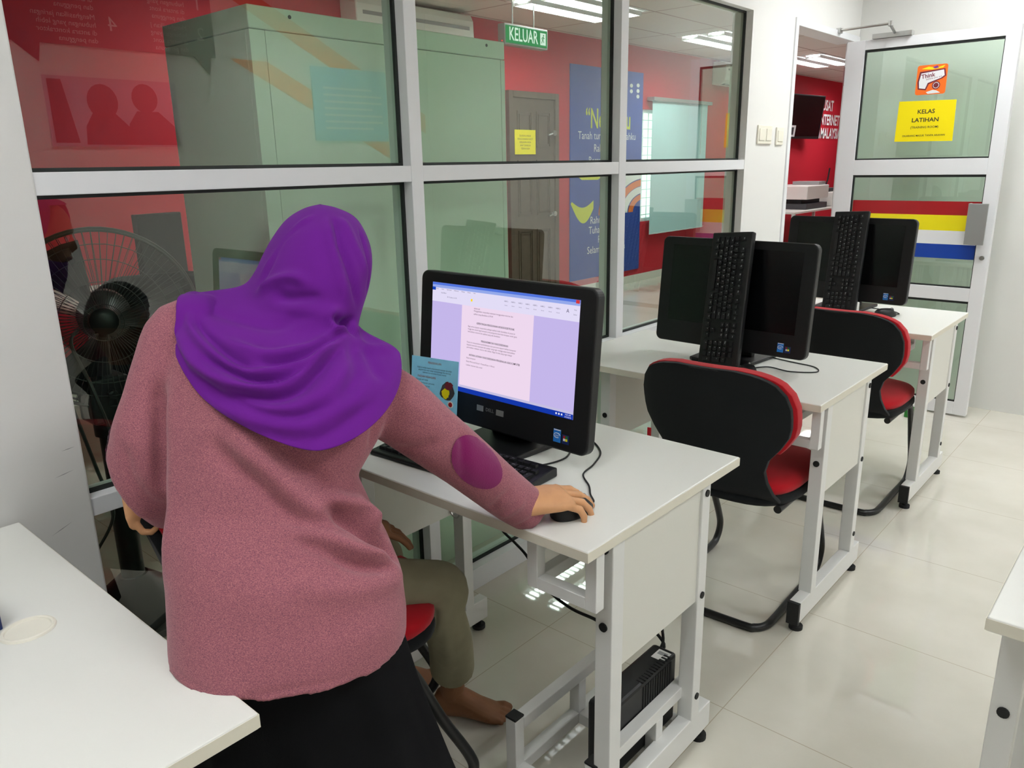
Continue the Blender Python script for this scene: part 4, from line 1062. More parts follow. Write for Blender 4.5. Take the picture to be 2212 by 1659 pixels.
# standing fan
t = thing('standing_fan', 'black standing fan with wire cage behind the left glass pane', 'fan', (-0.78, -0.50, 0))
fc = V((-0.76, -0.47, 0.992)); ax = V((0.90, -0.36, 0.05)).normalized(); fx, fy = frame_axes(ax)
def cp(r, a, h): return fc + (fx*math.cos(a) + fy*math.sin(a))*r*1.08 + ax*h
for h, r, rr in ((0.0, .25, .006), (.035, .245, .004), (-.035, .245, .004)):
    b = BM(); tube(b, [cp(r, 2*PI*k/56, h) for k in range(56)], rr, 6, closed=True); obj('cage_rim', b, 'fan_wire', t, smooth=True)
b = BM()
for k in range(72):
    a = 2*PI*k/72
    tube(b, [cp(.245, a, .035), cp(.17, a, .075), cp(.04, a, .09)], .0011, 4, cap=False); tube(b, [cp(.245, a, -.035), cp(.17, a, -.07), cp(.06, a, -.08)], .0011, 4, cap=False)
for r, h in ((.21, .056), (.17, .075), (.11, .084), (.05, .09)): tube(b, [cp(r, 2*PI*k/40, h) for k in range(40)], .0013, 4, closed=True)
obj('cage_wire', b, 'fan_wire', t)
for i in range(3):
    b = BM(); a0 = 2*PI*i/3; P = []
    for r in (.04, .09, .15, .20, .225):
        w = .22 + .55*math.sin(min(1, r/.2)*1.6)
        P.append([cp(r, a0 + s*w/2*1.0, .02 - .05*s) for s in (-1, -.5, 0, .5, 1)])
    vs = [[b.verts.new(p) for p in row] for row in P]; ws = [[b.verts.new(p + ax*.003) for p in row] for row in P]
    for q in range(4):
        for s in range(4):
            b.faces.new((vs[q][s], vs[q][s+1], vs[q+1][s+1], vs[q+1][s])); b.faces.new((ws[q][s], ws[q+1][s], ws[q+1][s+1], ws[q][s+1]))
    obj('blade', b, 'fan_black', t, smooth=True)
b = BM(); tube(b, [cp(0, 0, -.26), cp(0, 0, -.24), cp(0, 0, -.10), cp(0, 0, -.06), cp(0, 0, .06), cp(0, 0, .075)], [.05, .075, .08, .05, .04, .02], 18); obj('motor', b, 'fan_black', t, smooth=True)
b = BM(); cyl(b, (-.78, -.50, .03), (-.78, -.50, .40), .036, 16); cyl(b, (-.78, -.50, .40), (-.78, -.50, .66), .032, 16); cyl(b, (-.78, -.50, .63), (-.78, -.50, .70), .043, 16); cyl(b, (-.78, -.50, .70), (-.775, -.475, .98), .02, 12); obj('pole', b, 'fan_black', t, smooth=True)
b = BM(); tube(b, [(-.78, -.50, 0), (-.78, -.50, .02), (-.78, -.50, .05), (-.78, -.50, .14)], [.22, .215, .15, .045], 28); obj('base', b, 'fan_black', t, smooth=True)
b = BM(); box(b, (-.83, -.56, .68), (-.72, -.44, .82)); cyl(b, (-.72, -.50, .77), (-.70, -.50, .77), .016, 12); obj('speed_box', b, 'fan_black', t, bevel=.008)
b = BM(); tube(b, smooth_path([(-.72, -.56, .98), (-.62, -.62, .96), (-.52, -.62, .85), (-.50, -.58, .62), (-.52, -.55, .40)], 8), .005, 6); obj('cord', b, 'fan_wire', t, smooth=True)
b = BM(); tube(b, smooth_path([(-.74, -.60, .96), (-.66, -.66, .94), (-.58, -.66, .80), (-.56, -.63, .60), (-.58, -.60, .45), (-.7, -.62, .3)], 8), .005, 6); obj('cord', b, 'fan_wire', t, smooth=True)
# television and lettering on the red wall, seen through the doorway
t = thing('television', 'black television hung on the red wall, seen through the doorway', 'television', (-3.45, 11.6, 1.75))
m = M4.Translation((-3.36, 11.36, 2.06)) @ M4.Rotation(R(-8), 4, 'Z') @ M4.Rotation(R(6), 4, 'Y')
b = BM(); box(b, (-.03, -.56, -.33), (.02, .56, .33), m); obj('housing', b, 'black', t, bevel=.006)
b = BM(); box(b, (.0195, -.53, -.29), (.0215, .53, .31), m); obj('screen', b, 'screen_off', t)
b = BM(); box(b, (-3.499, 11.40, 1.95), (-3.40, 11.70, 2.15)); obj('wall_bracket', b, 'btube', t)
b = BM(); box(b, (.0222, -.52, -.30), (.0226, -.20, -.13), m); sub_l = obj('price_label', b, 'wht_st', t)
b = BM(); box(b, (.0227, -.48, -.27), (.0230, -.25, -.16), m); obj('label_picture', b, 'dark_pl', t)
t = thing('wall_lettering', 'three rows of white raised letters on the red wall beside the television', 'lettering', (-3.495, 12.4, 1.75))
for s, z in (('PUSAT', 2.28), ('INTERNET', 2.05), ('1MALAYSIA', 1.83)):
    b = BM(); text(b, s, .235, (-3.483, 12.38, z), (0, 1, 0), (0, 0, 1), align='LEFT', t=.0, sx=.86, bold=.006)
    obj('word', b, 'wprint', t, recalc=False)
# counter with printers, seen through the doorway
wtable('printer_counter', 'white counter with printers, seen through the doorway', -3.40, -2.55, 9.3, 12.2, .72)
t = thing('printer', 'white printer on the counter seen through the doorway', 'printer', (-2.95, 10.3, .72), 'printers beyond the doorway')
b = BM(); box(b, (-3.25, 9.95, .721), (-2.65, 10.75, .80)); obj('paper_tray', b, 'dark_pl', t, bevel=.006)
b = BM(); box(b, (-3.25, 9.95, .86), (-2.65, 10.78, 1.05)); obj('body', b, 'white_pl', t, bevel=.012)
b = BM(); box(b, (-3.20, 10.0, .80), (-2.75, 10.70, .86)); obj('slot', b, 'rubber', t)
b = BM(); box(b, (-3.1, 10.50, 1.05), (-2.70, 10.76, 1.10)); obj('control_panel', b, 'grey_pl', t, bevel=.004)
t = thing('document_scanner', 'white machine with a raised black arm on the far end of the counter', 'scanner', (-2.9, 11.2, .72))
b = BM(); box(b, (-3.15, 10.95, .721), (-2.65, 11.50, .93)); obj('body', b, 'white_pl', t, bevel=.012)
b = BM(); tube(b, [(-2.80, 10.98, .93), (-2.78, 11.06, 1.12), (-2.78, 11.10, 1.28)], .012, 8); obj('arm', b, 'rubber', t)
b = BM(); box(b, (-3.1, 11.0, .93), (-2.75, 11.4, .985)); obj('lid', b, 'dark_pl', t, bevel=.004)
t = BM(); box(t, (-2.50, 9.35, .0), (-2.05, 10.05, .60)); tag(obj('carton', t, 'cardboard', bevel=.004), 'pale pinkish carton on the floor before the printer counter', 'box')
t = BM(); box(t, (-2.35, 10.2, 0), (-2.0, 10.75, .66)); tag(obj('storage_box', t, 'white_pl', bevel=.006), 'white box standing next to the pinkish carton beyond the doorway', 'box')
# things stuck on the open glass door
LYF = 3.4125
t = thing('notice', 'yellow KELAS LATIHAN notice stuck on the open glass door', 'notice', (0.466, LYF, 1.5))
b = BM(); prism(b, [(.322, 1.504), (.612, 1.500), (.608, 1.708), (.326, 1.714)], (0, LYF, 0), (1,0,0), (0,0,1), .0008, n=V((0,-1,0))); sh = obj('sheet', b, 'yellow', t)
b = BM()
def nt_(s, z, sz, sx=1.0, bold=0.0): text(b, s, sz, (.467, LYF - .0011, z), (1,0,0), (0,0,1), t=.0001, sx=sx, bold=bold)
nt_('KELAS', 1.655, .030, 1.05, .0006); nt_('LATIHAN', 1.612, .030, 1.08, .0006); nt_('(TRAINING ROOM)', 1.575, .0155, 1.05, .0002); nt_('DILARANG MASUK TANPA ARAHAN', 1.532, .0135, .96, .0002)
sub('print', b, 'ink', sh, recalc=False)
t = thing('sticker', 'square orange sticker above the yellow notice on the glass door', 'sticker', (0.474, LYF, 1.741))
o = V((0.474, LYF, 1.816)); N = V((0, -1, 0))
def sp(pts, m, l, nm, par):
    b = BM(); prism(b, pts, o + N*l, (1,0,0), (0,0,1), .0003, n=N); return (obj if par is t else sub)(nm, b, m, par)
sh = sp(rrect(.148, .149, .012, 4), 'org_st', 0, 'sheet', t)
sp([(-.060, .042), (.062, .052), (.070, .015), (.052, .002), (-.010, -.022), (-.022, -.052), (-.062, -.046), (-.068, -.010)], 'mar_st', .0004, 'outline', sh)
sp([(-.052, .034), (.056, .046), (.062, .018), (.046, .006), (-.016, -.016), (-.026, -.045), (-.056, -.040), (-.060, -.008)], 'wht_st', .0008, 'white_field', sh)
b = BM(); text(b, 'Think', .030, o + V((-.018, -.0012, .020)), (1, 0, .14), (-.14, 0, 1), t=.0001, sx=.95, bold=.0006); text(b, 'before you act', .013, o + V((.012, -.0012, .008)), (1, 0, .16), (-.16, 0, 1), t=.0001); sub('lettering', b, 'mar_st', sh, recalc=False)
sp(circ(.020, 24, .026, -.030), 'mar_st', .0004, 'badge', sh); sp(circ(.015, 24, .026, -.030), 'wht_st', .0008, 'badge_ring', sh); sp(circ(.0125, 24, .026, -.030), 'mar_st', .0012, 'badge_centre', sh)
sp([(-.02, -.062), (.012, -.052), (.03, -.056), (.05, -.068), (.02, -.07), (-.01, -.071)], 'wht_st', .0004, 'streak', sh); sp([(-.055, .056), (-.02, .066), (.02, .058), (.06, .068), (.05, .056), (.0, .05)], 'yel_st', .0004, 'streak', sh); sp([(.0, .061), (.022, .069), (.03, .058), (.012, .054)], 'mat_violet', .0008, 'streak', sh)
# boards on the opposite wall of the training room (they show as reflections in the glass)
def board(name, label, y0, y1, z0, z1, m, cat='board'):
    t = thing(name, label, cat, (3.6, (y0+y1)/2, z0)); b = BM(); box(b, (3.585, y0, z0), (3.5995, y1, z1)); return t, obj('sheet', b, m, t)
# ================================================================= PEOPLE
def hand_bm(wrist, F, U, thumb, s=1.0, curl=(0.5, 0.5, 0.55, 0.6), tcurl=0.3, spread=0.06, thick=1.0):
    # palm, five separate fingers of unequal length, bent at the knuckles; thumb leaves the side of the palm
    wrist = V(wrist); F = V(F).normalized(); U = V(U); U = (U - F*U.dot(F)).normalized(); S = F.cross(U) * thumb
    b = BM()
    def P(f, l, u): return wrist + (F*f + S*l + U*u) * s
    rings = []
    for f, wdt, th, up, sh in ((-.016, .022, .018, .0, 0), (-.006, .025, .020, .0, 0), (.012, .030, .019, .001, .002), (.04, .037, .0165*thick, .003, .003), (.066, .040, .0145*thick, .004, .001), (.086, .038, .0115*thick, .004, 0), (.093, .034, .008, .003, 0)):
        rings.append([P(f, sh + wdt*math.copysign(abs(math.cos(a))**.8, math.cos(a)), up + th*math.copysign(abs(math.sin(a))**.9, math.sin(a))) for a in [2*PI*k/20 for k in range(20)]])
    loft(b, rings)
    for i, (l, f0, L, r) in enumerate(((.0275, .084, .072, .0087), (.0095, .088, .080, .0089), (-.0090, .085, .074, .0085), (-.0265, .078, .058, .0076))):
        ang = 0.0; p = P(f0 - .014, l, .002); d = (F + S*(spread*(1.2 - i*.8))).normalized()
        pts = [p]; rs = [r*1.02*s]
        p = p + d*.014*s; pts.append(p + U*.0015*s); rs.append(r*1.12*s)
        for q, (fr, cq) in enumerate(((.46, .85), (.30, 1.05), (.24, .75))):
            ang += curl[i]*cq*(1.0 if q else .7)
            dd = d*math.cos(ang) - U*math.sin(ang)
            n = 3
            for k in range(1, n + 1):
                pts.append(p + dd*(L*fr*s*k/n)); rr = r*(1.0 - .10*q - .06*k/n) * (1.06 if k == n and q < 2 else 1.0); rs.append(rr*s)
            p = p + dd*(L*fr*s)
        pts.append(p + dd*.0035*s); rs.append(r*.45*s)
        tube(b, pts, rs, 12)
    d = (S*.62 + F*.72 - U*.28).normalized(); p = P(.018, .020, -.004); pts = [p]; rs = [.014*s]; ang = 0
    for q, (L, r) in enumerate(((.040, .0118), (.032, .0102), (.026, .0092))):
        ang += tcurl*(0 if q == 0 else 1)
        dd = (d*math.cos(ang) + (F*.8 - S*.5 - U*.3).normalized()*math.sin(ang)).normalized()
        for k in (1, 2):
            pts.append(p + dd*L*s*k/2); rs.append(r*s*(1 if k == 1 else .97))
        p = p + dd*L*s
    pts.append(p + dd*.003*s); rs.append(.0045*s)
    tube(b, pts, rs, 12)
    return remesh(b, .0021*s, 3, .5)
def merge(a, b):
    me = bpy.data.meshes.new('tmp'); b.to_mesh(me); b.free(); a.from_mesh(me); bpy.data.meshes.remove(me); return a
def head_bm(c, up, face, s=1.0):
    # skull, jaw, nose, brow, lips and ears in one shell
    c = V(c); up = V(up).normalized(); face = V(face); face = (face - up*face.dot(up)).normalized(); sd = face.cross(up)
    b = BM()
    def P(x, y, z): return c + (sd*x + face*y + up*z)*s
    rows = []
    for z, w, fr, bk in ((-.118, .022, .060, -.0), (-.108, .040, .078, -.02), (-.085, .055, .086, -.05), (-.05, .066, .088, -.072), (-.015, .073, .088, -.088), (.02, .076, .086, -.097), (.055, .075, .082, -.097), (.085, .064, .068, -.082), (.105, .045, .046, -.056), (.117, .018, .018, -.022)):
        cy = (fr + bk)/2; hy = (fr - bk)/2
        rows.append([P(w*math.cos(a), cy + hy*math.sin(a), z) for a in [2*PI*k/28 for k in range(28)]])
    loft(b, rows)
    tube(b, [P(0, .082, .022), P(0, .096, 0), P(0, .104, -.018), P(0, .097, -.028), P(0, .08, -.032)], [.005*s, .0075*s, .0095*s, .009*s, .005*s], 10)
    for x in (-.010, .010): tube(b, [P(x, .088, -.024), P(x*1.1, .098, -.024)], [.007*s, .006*s], 8)
    for x in (-1, 1):
        tube(b, [P(x*.010, .086, .034), P(x*.030, .084, .038), P(x*.050, .070, .032)], [.006*s, .007*s, .005*s], 8)
        tube(b, [P(x*.074, -.005, -.030), P(x*.080, -.012, -.01), P(x*.084, -.018, .012), P(x*.078, -.010, .022)], [.008*s, .007*s, .008*s, .006*s], 8)
    tube(b, [P(-.024, .082, -.056), P(-.010, .092, -.053), P(.010, .092, -.053), P(.024, .082, -.056)], [.004*s, .006*s, .006*s, .004*s], 8)
    tube(b, [P(-.022, .081, -.062), P(0, .091, -.065), P(.022, .081, -.062)], [.004*s, .007*s, .004*s], 8)
    return b, P
def eyes(P, s, parent):
    for x in (-.031, .031):
        b = BM(); bmesh.ops.create_uvsphere(b, u_segments=16, v_segments=10, radius=.0115*s)
        for v in b.verts: v.co += P(x, .0715, .014)
        e = obj('eye', b, 'wht_st', parent, smooth='all')
        b = BM(); bmesh.ops.create_uvsphere(b, u_segments=12, v_segments=8, radius=.0058*s)
        for v in b.verts: v.co += P(x, .0776, .013)
        sub('iris', b, 'hair', e, smooth='all')
RV = V((0.76, 0.65, 0)); FV = V((-0.65, 0.76, 0)); UP = V((0, 0, 1))
# ---------------------------------------------------------------- standing woman
wom = thing('person', 'woman in purple headscarf, pink top and black skirt, bending to use the mouse', 'person', (0.70, -0.82, 0))
hc = V((0.594, -0.624, 1.258))
face = (FV*0.93 + RV*0.30 - UP*0.35)
hb, HP = head_bm(hc, UP*0.94 + FV*0.30 + RV*0.05, face, 0.80)
b = hb
neck = V((0.614, -0.657, 1.178))
hipc = V((0.700, -0.815, 0.74)); chest = V((0.613, -0.733, 1.090))
tube(b, [hc - UP*.04, neck, chest + UP*.05], [.045, .040, .045], 14)
tube(b, [chest + UP*.04, chest - UP*.05, (hipc + chest)/2, hipc + UP*.05, hipc - UP*.08], [.04, .07, .07, .08, .07], 16)
sl = V((0.518, -0.839, 1.143)); sr = V((0.718, -0.631, 1.097)); elr = V((0.797, -0.479, 0.908)); wr = V((0.815, -0.374, 0.798)); ell = V((0.524, -0.924, 0.994)); wl = V((0.324, -0.877, 0.886))
tube(b, [chest, sr, elr, wr], [.04, .036, .030, .024], 12)
tube(b, [chest, sl, ell, wl], [.04, .034, .030, .023], 12)
hipL = hipc - RV*.075 - UP*.03; hipR = hipc + RV*.075 - UP*.03
fl = V((0.665, -0.845, 0)); fr_ = V((0.775, -0.745, 0))
for hp, ft in ((hipL, fl), (hipR, fr_)):
    tube(b, [hp + UP*.05, (hp + ft)/2 + UP*.06, ft + UP*.075 - FV*.01], [.075, .05, .033], 12)
    tube(b, [ft + UP*.035 - FV*.045, ft + UP*.03 + FV*.06, ft + UP*.018 + FV*.125], [.032, .032, .022], 12)
    for k in range(5): tube(b, [ft + UP*.016 + FV*.11 + RV*(.026 - .013*k), ft + UP*.012 + FV*(.158 - .006*k) + RV*(.028 - .014*k)], [.0095, .0075], 8)
body = remesh(b, .0055, 3)
RF = V((0.40, 0.91, -0.06)); RU = V((0.10, -0.12, 1.0))
rhand = hand_bm(wr, RF, RU, -1, 1.10, (0.34, 0.36, 0.46, 0.60), 0.35, 0.10)
lF = V((0.05, 0.10, -1.0)); lU = V((-0.80, -0.60, 0.08))
lhand = hand_bm(wl, lF, lU, 1, 0.92, (0.75, 0.80, 0.85, 0.9), 0.2, 0.03)
body = merge(merge(body, rhand), lhand)
body.normal_update(); BODY_TREE = BVHTree.FromBMesh(body)
wb = obj('body', body, 'skin', wom, smooth='all')
eyes(HP, .80, wom)
b = BM(); tube(b, smooth_path([HP(-.023, .0825, -.058), HP(-.011, .0935, -.0555), HP(0, .0955, -.0575), HP(.011, .0935, -.0555), HP(.023, .0825, -.058)], 4), .0045, 8); obj('lips', b, 'lip', wom, smooth='all')
# ---- tunic: torso and both sleeves fused, then folded
b = BM()
rings = [
    slerp_ring((0.679, -0.997, 0.750), (0.857, -0.703, 0.725), (0.888, -0.936, 0.735), 56, .9, 2.2),
    slerp_ring((0.659, -0.984, 0.795), (0.851, -0.696, 0.757), (0.877, -0.921, 0.799), 56, .9, 2.2),
    slerp_ring((0.637, -0.968, 0.852), (0.837, -0.689, 0.810), (0.846, -0.905, 0.860), 56, .9, 2.2),
    slerp_ring((0.618, -0.952, 0.903), (0.807, -0.689, 0.861), (0.810, -0.884, 0.909), 56, .9, 2.2),
    slerp_ring((0.602, -0.937, 0.942), (0.776, -0.693, 0.906), (0.781, -0.869, 0.944), 56, .9, 2.2),
    slerp_ring((0.580, -0.923, 0.996), (0.747, -0.695, 0.950), (0.763, -0.859, 0.993), 56, .9, 2.2),
    slerp_ring((0.552, -0.903, 1.058), (0.752, -0.652, 0.998), (0.754, -0.840, 1.048), 56, .9, 2.2),
    slerp_ring((0.518, -0.884, 1.115), (0.753, -0.620, 1.042), (0.741, -0.819, 1.096), 56, .9, 2.2),
    slerp_ring((0.492, -0.861, 1.163), (0.737, -0.604, 1.087), (0.721, -0.793, 1.139), 56, .9, 2.2),
    slerp_ring((0.493, -0.826, 1.199), (0.703, -0.617, 1.116), (0.678, -0.757, 1.169), 56, .9, 2.0),
    slerp_ring((0.521, -0.776, 1.213), (0.665, -0.637, 1.148), (0.655, -0.728, 1.190), 56, .9, 2.0),
    slerp_ring((0.576, -0.712, 1.217), (0.654, -0.635, 1.179), (0.655, -0.701, 1.205), 56, .9, 2.0)]
loft(b, rings)
def sleeve(b, pts): tube(b, smooth_path([p for p, r in pts], 4), [r for r in _interp([q for p, q in pts], 4)], 20)
def _interp(rs, sub):
    out = []
    for a, c in zip(rs, rs[1:]):
        for k in range(sub): out.append(a + (c - a)*k/sub)
    return out + [rs[-1]]
L_SLEEVE = [(V((0.540, -0.804, 1.167)), .060), (V((0.518, -0.836, 1.169)), .058), (V((0.522, -0.863, 1.126)), .058), (V((0.529, -0.890, 1.073)), .059), (V((0.532, -0.913, 1.023)), .062), (V((0.529, -0.919, 0.976)), .058), (V((0.516, -0.908, 0.928)), .051), (V((0.490, -0.890, 0.888)), .038), (wl + (V((0.490, -0.890, 0.888)) - wl)*0.28, .030)]
R_SLEEVE = [(V((0.689, -0.669, 1.101)), .060), (V((0.722, -0.639, 1.066)), .062), (V((0.744, -0.598, 1.031)), .060), (V((0.763, -0.551, 0.981)), .055), (V((0.785, -0.492, 0.920)), .0505), (V((0.798, -0.434, 0.860)), .0475), (V((0.802, -0.380, 0.809)), .046), (V((0.805, -0.336, 0.771)), .043)]
sleeve(b, L_SLEEVE); sleeve(b, R_SLEEVE)
b = remesh(b, .0052, 5)
TF = [
    ([(0.831, -0.799, 0.955), (0.836, -0.767, 0.920), (0.847, -0.742, 0.886), (0.841, -0.710, 0.836)], -.024, .012),
    ([(0.835, -0.790, 0.971), (0.827, -0.742, 0.932), (0.830, -0.724, 0.901)], .022, .017),
    ([(0.829, -0.864, 0.936), (0.845, -0.832, 0.907), (0.862, -0.792, 0.864), (0.859, -0.737, 0.834)], -.018, .012),
    ([(0.822, -0.865, 0.948), (0.843, -0.829, 0.923), (0.863, -0.783, 0.886), (0.861, -0.731, 0.844)], .018, .015),
    ([(0.864, -0.892, 0.889), (0.878, -0.838, 0.852), (0.877, -0.764, 0.828), (0.859, -0.714, 0.821)], .008, .020),
    ([(0.699, -0.909, 1.048), (0.746, -0.884, 1.003), (0.798, -0.856, 0.953), (0.834, -0.823, 0.921)], -.014, .016),
    ([(0.723, -0.887, 1.051), (0.769, -0.861, 1.009), (0.816, -0.836, 0.967), (0.832, -0.803, 0.942)], .012, .016),
    ([(0.763, -0.853, 1.047), (0.802, -0.830, 1.015), (0.818, -0.789, 0.977), (0.811, -0.749, 0.950)], -.009, .013),
    ([(0.555, -0.902, 1.110), (0.575, -0.914, 1.066), (0.589, -0.927, 0.999), (0.606, -0.940, 0.925)], -.016, .012),
    ([(0.603, -0.898, 1.118), (0.627, -0.919, 1.042), (0.650, -0.947, 0.949), (0.672, -0.977, 0.857)], .006, .018),
    ([(0.516, -0.956, 1.020), (0.532, -0.953, 0.955), (0.531, -0.931, 0.904)], .006, .012),
    ([(0.548, -0.953, 1.027), (0.551, -0.946, 0.965), (0.549, -0.922, 0.922)], -.006, .012),
    ([(0.795, -0.687, 1.006), (0.805, -0.683, 1.030), (0.806, -0.659, 1.054)], -.008, .012),
    ([(0.775, -0.640, 0.956), (0.801, -0.613, 0.967), (0.814, -0.583, 0.981)], -.004, .012),
    ([(0.792, -0.628, 1.059), (0.795, -0.593, 1.035), (0.809, -0.566, 0.999)], .004, .016),
    ([(0.809, -0.530, 0.985), (0.813, -0.528, 0.944), (0.821, -0.524, 0.898)], -.005, .010),
    ([(0.828, -0.468, 0.809), (0.844, -0.456, 0.841), (0.844, -0.437, 0.855)], -.0045, .009),
    ([(0.826, -0.437, 0.788), (0.834, -0.420, 0.812), (0.834, -0.400, 0.828)], .004, .009),
    ([(0.823, -0.396, 0.753), (0.832, -0.379, 0.778), (0.826, -0.351, 0.794)], -.003, .006),
    ([(0.739, -1.021, 0.766), (0.789, -1.009, 0.755), (0.851, -0.971, 0.747), (0.897, -0.929, 0.750), (0.914, -0.875, 0.742), (0.904, -0.803, 0.737), (0.874, -0.731, 0.742)], -.0022, .005),
    ([(0.728, -0.964, 0.907), (0.808, -0.943, 0.884), (0.868, -0.912, 0.865)], .004, .03),
    ([(0.788, -0.988, 0.813), (0.877, -0.938, 0.811), (0.917, -0.847, 0.810)], -.004, .03),
]
folds(b, TF)
# elbow patches: faces of the sleeve inside an oval, lifted off it
def patch(b, c, a1, ext, off=.0022):
    c = V(c); a1 = V(a1).normalized(); out = BM(); mp = {}
    b.normal_update()
    for f in b.faces:
        m = f.calc_center_median() - c
        al = m.dot(a1); pe = (m - a1*al).length
        if (al/ext[0])**2 + (pe/ext[1])**2 < 1 and f.normal.dot(ext[2]) > -0.1:
            vs = []
            for v in f.verts:
                if v not in mp: mp[v] = out.verts.new(v.co + v.normal*off)
                vs.append(mp[v])
            out.faces.new(vs)
    for v in out.verts:
        if v.is_boundary:
            m = v.co - c; al = m.dot(a1); pv = m - a1*al
            q = math.sqrt((al/ext[0])**2 + (pv.length/ext[1])**2)
            if q > .5: v.co = c + m*(1/q) if q < 1.6 else v.co
    return out
pr = patch(b, (0.838, -0.504, 0.930), V((0.819, -0.440, 0.869)) - V((0.818, -0.529, 0.966)), (.066, .042, V((0.2, -0.3, 0.9))))
pl = patch(b, (0.483, -0.955, 0.989), V((0.05, 0, -1)), (.060, .035, V((-0.75, -0.4, 0))))
TUNIC_TREE = BVHTree.FromBMesh(b)
obj('tunic', b, 'tunic', wom, smooth='all')
obj('elbow_patch', pr, 'patch', wom, smooth='all', recalc=False, label='magenta oval elbow patch')
obj('elbow_patch', pl, 'patch', wom, smooth='all', recalc=False, label='magenta oval elbow patch')
# ---- skirt
b = BM()
sk = []
for z, cxy, hw, hd in ((0.80, (0.695, -0.815), .165, .115), (0.70, (0.70, -0.812), .178, .122), (0.60, (0.705, -0.806), .19, .132), (0.45, (0.715, -0.795), .215, .150), (0.28, (0.722, -0.780), .245, .165), (0.12, (0.73, -0.765), .270, .180), (0.02, (0.735, -0.760), .285, .188)):
    ring = []
    for k in range(96):
        a = 2*PI*k/96; g = (0.8 - z)/0.78
        w = 1 + .055*g*math.sin(9*a + 1.0) + .03*g*math.sin(17*a + 2*z)
        ring.append(V((cxy[0], cxy[1], z)) + RV*(hw*w*math.cos(a)) + FV*(hd*w*math.sin(a)))
    sk.append(ring)
loft(b, sk); obj('skirt', b, 'skirt', wom, smooth='all')
# ---- headscarf
b = BM()
hj = [
    ((0.595, -0.616, 1.363), (0.597, -0.614, 1.363), (0.603, -0.619, 1.362), 2), 
    ((0.578, -0.636, 1.357), (0.617, -0.595, 1.356), (0.630, -0.640, 1.353), 2),
    ((0.561, -0.660, 1.340), (0.643, -0.578, 1.339), (0.667, -0.669, 1.326), 2),
    ((0.551, -0.682, 1.313), (0.664, -0.573, 1.305), (0.689, -0.692, 1.286), 2),
    ((0.545, -0.701, 1.284), (0.674, -0.576, 1.274), (0.699, -0.708, 1.248), 2),
    ((0.543, -0.718, 1.258), (0.676, -0.586, 1.240), (0.702, -0.722, 1.214), 2),
    ((0.538, -0.741, 1.239), (0.675, -0.603, 1.209), (0.709, -0.740, 1.184), 2),
    ((0.510, -0.787, 1.234), (0.673, -0.620, 1.185), (0.740, -0.772, 1.161), 2),
    ((0.511, -0.824, 1.234), (0.701, -0.626, 1.166), (0.769, -0.796, 1.134), 2.0),
    ((0.545, -0.853, 1.208), (0.748, -0.613, 1.147), (0.791, -0.809, 1.104), 2.0),
    ((0.567, -0.870, 1.174), (0.767, -0.608, 1.135), (0.808, -0.816, 1.074), 1.75),
    ((0.587, -0.876, 1.148), (0.778, -0.616, 1.126), (0.827, -0.817, 1.042), 1.62)]
NR = 72
pr_ = []
for L, Rr, Bk, pw in hj:
    i_ = len(pr_); pr_.append(slerp_ring(L, Rr, Bk, NR, .95, pw, .0 if i_ < 6 else .02 + .03*(i_ - 6)))
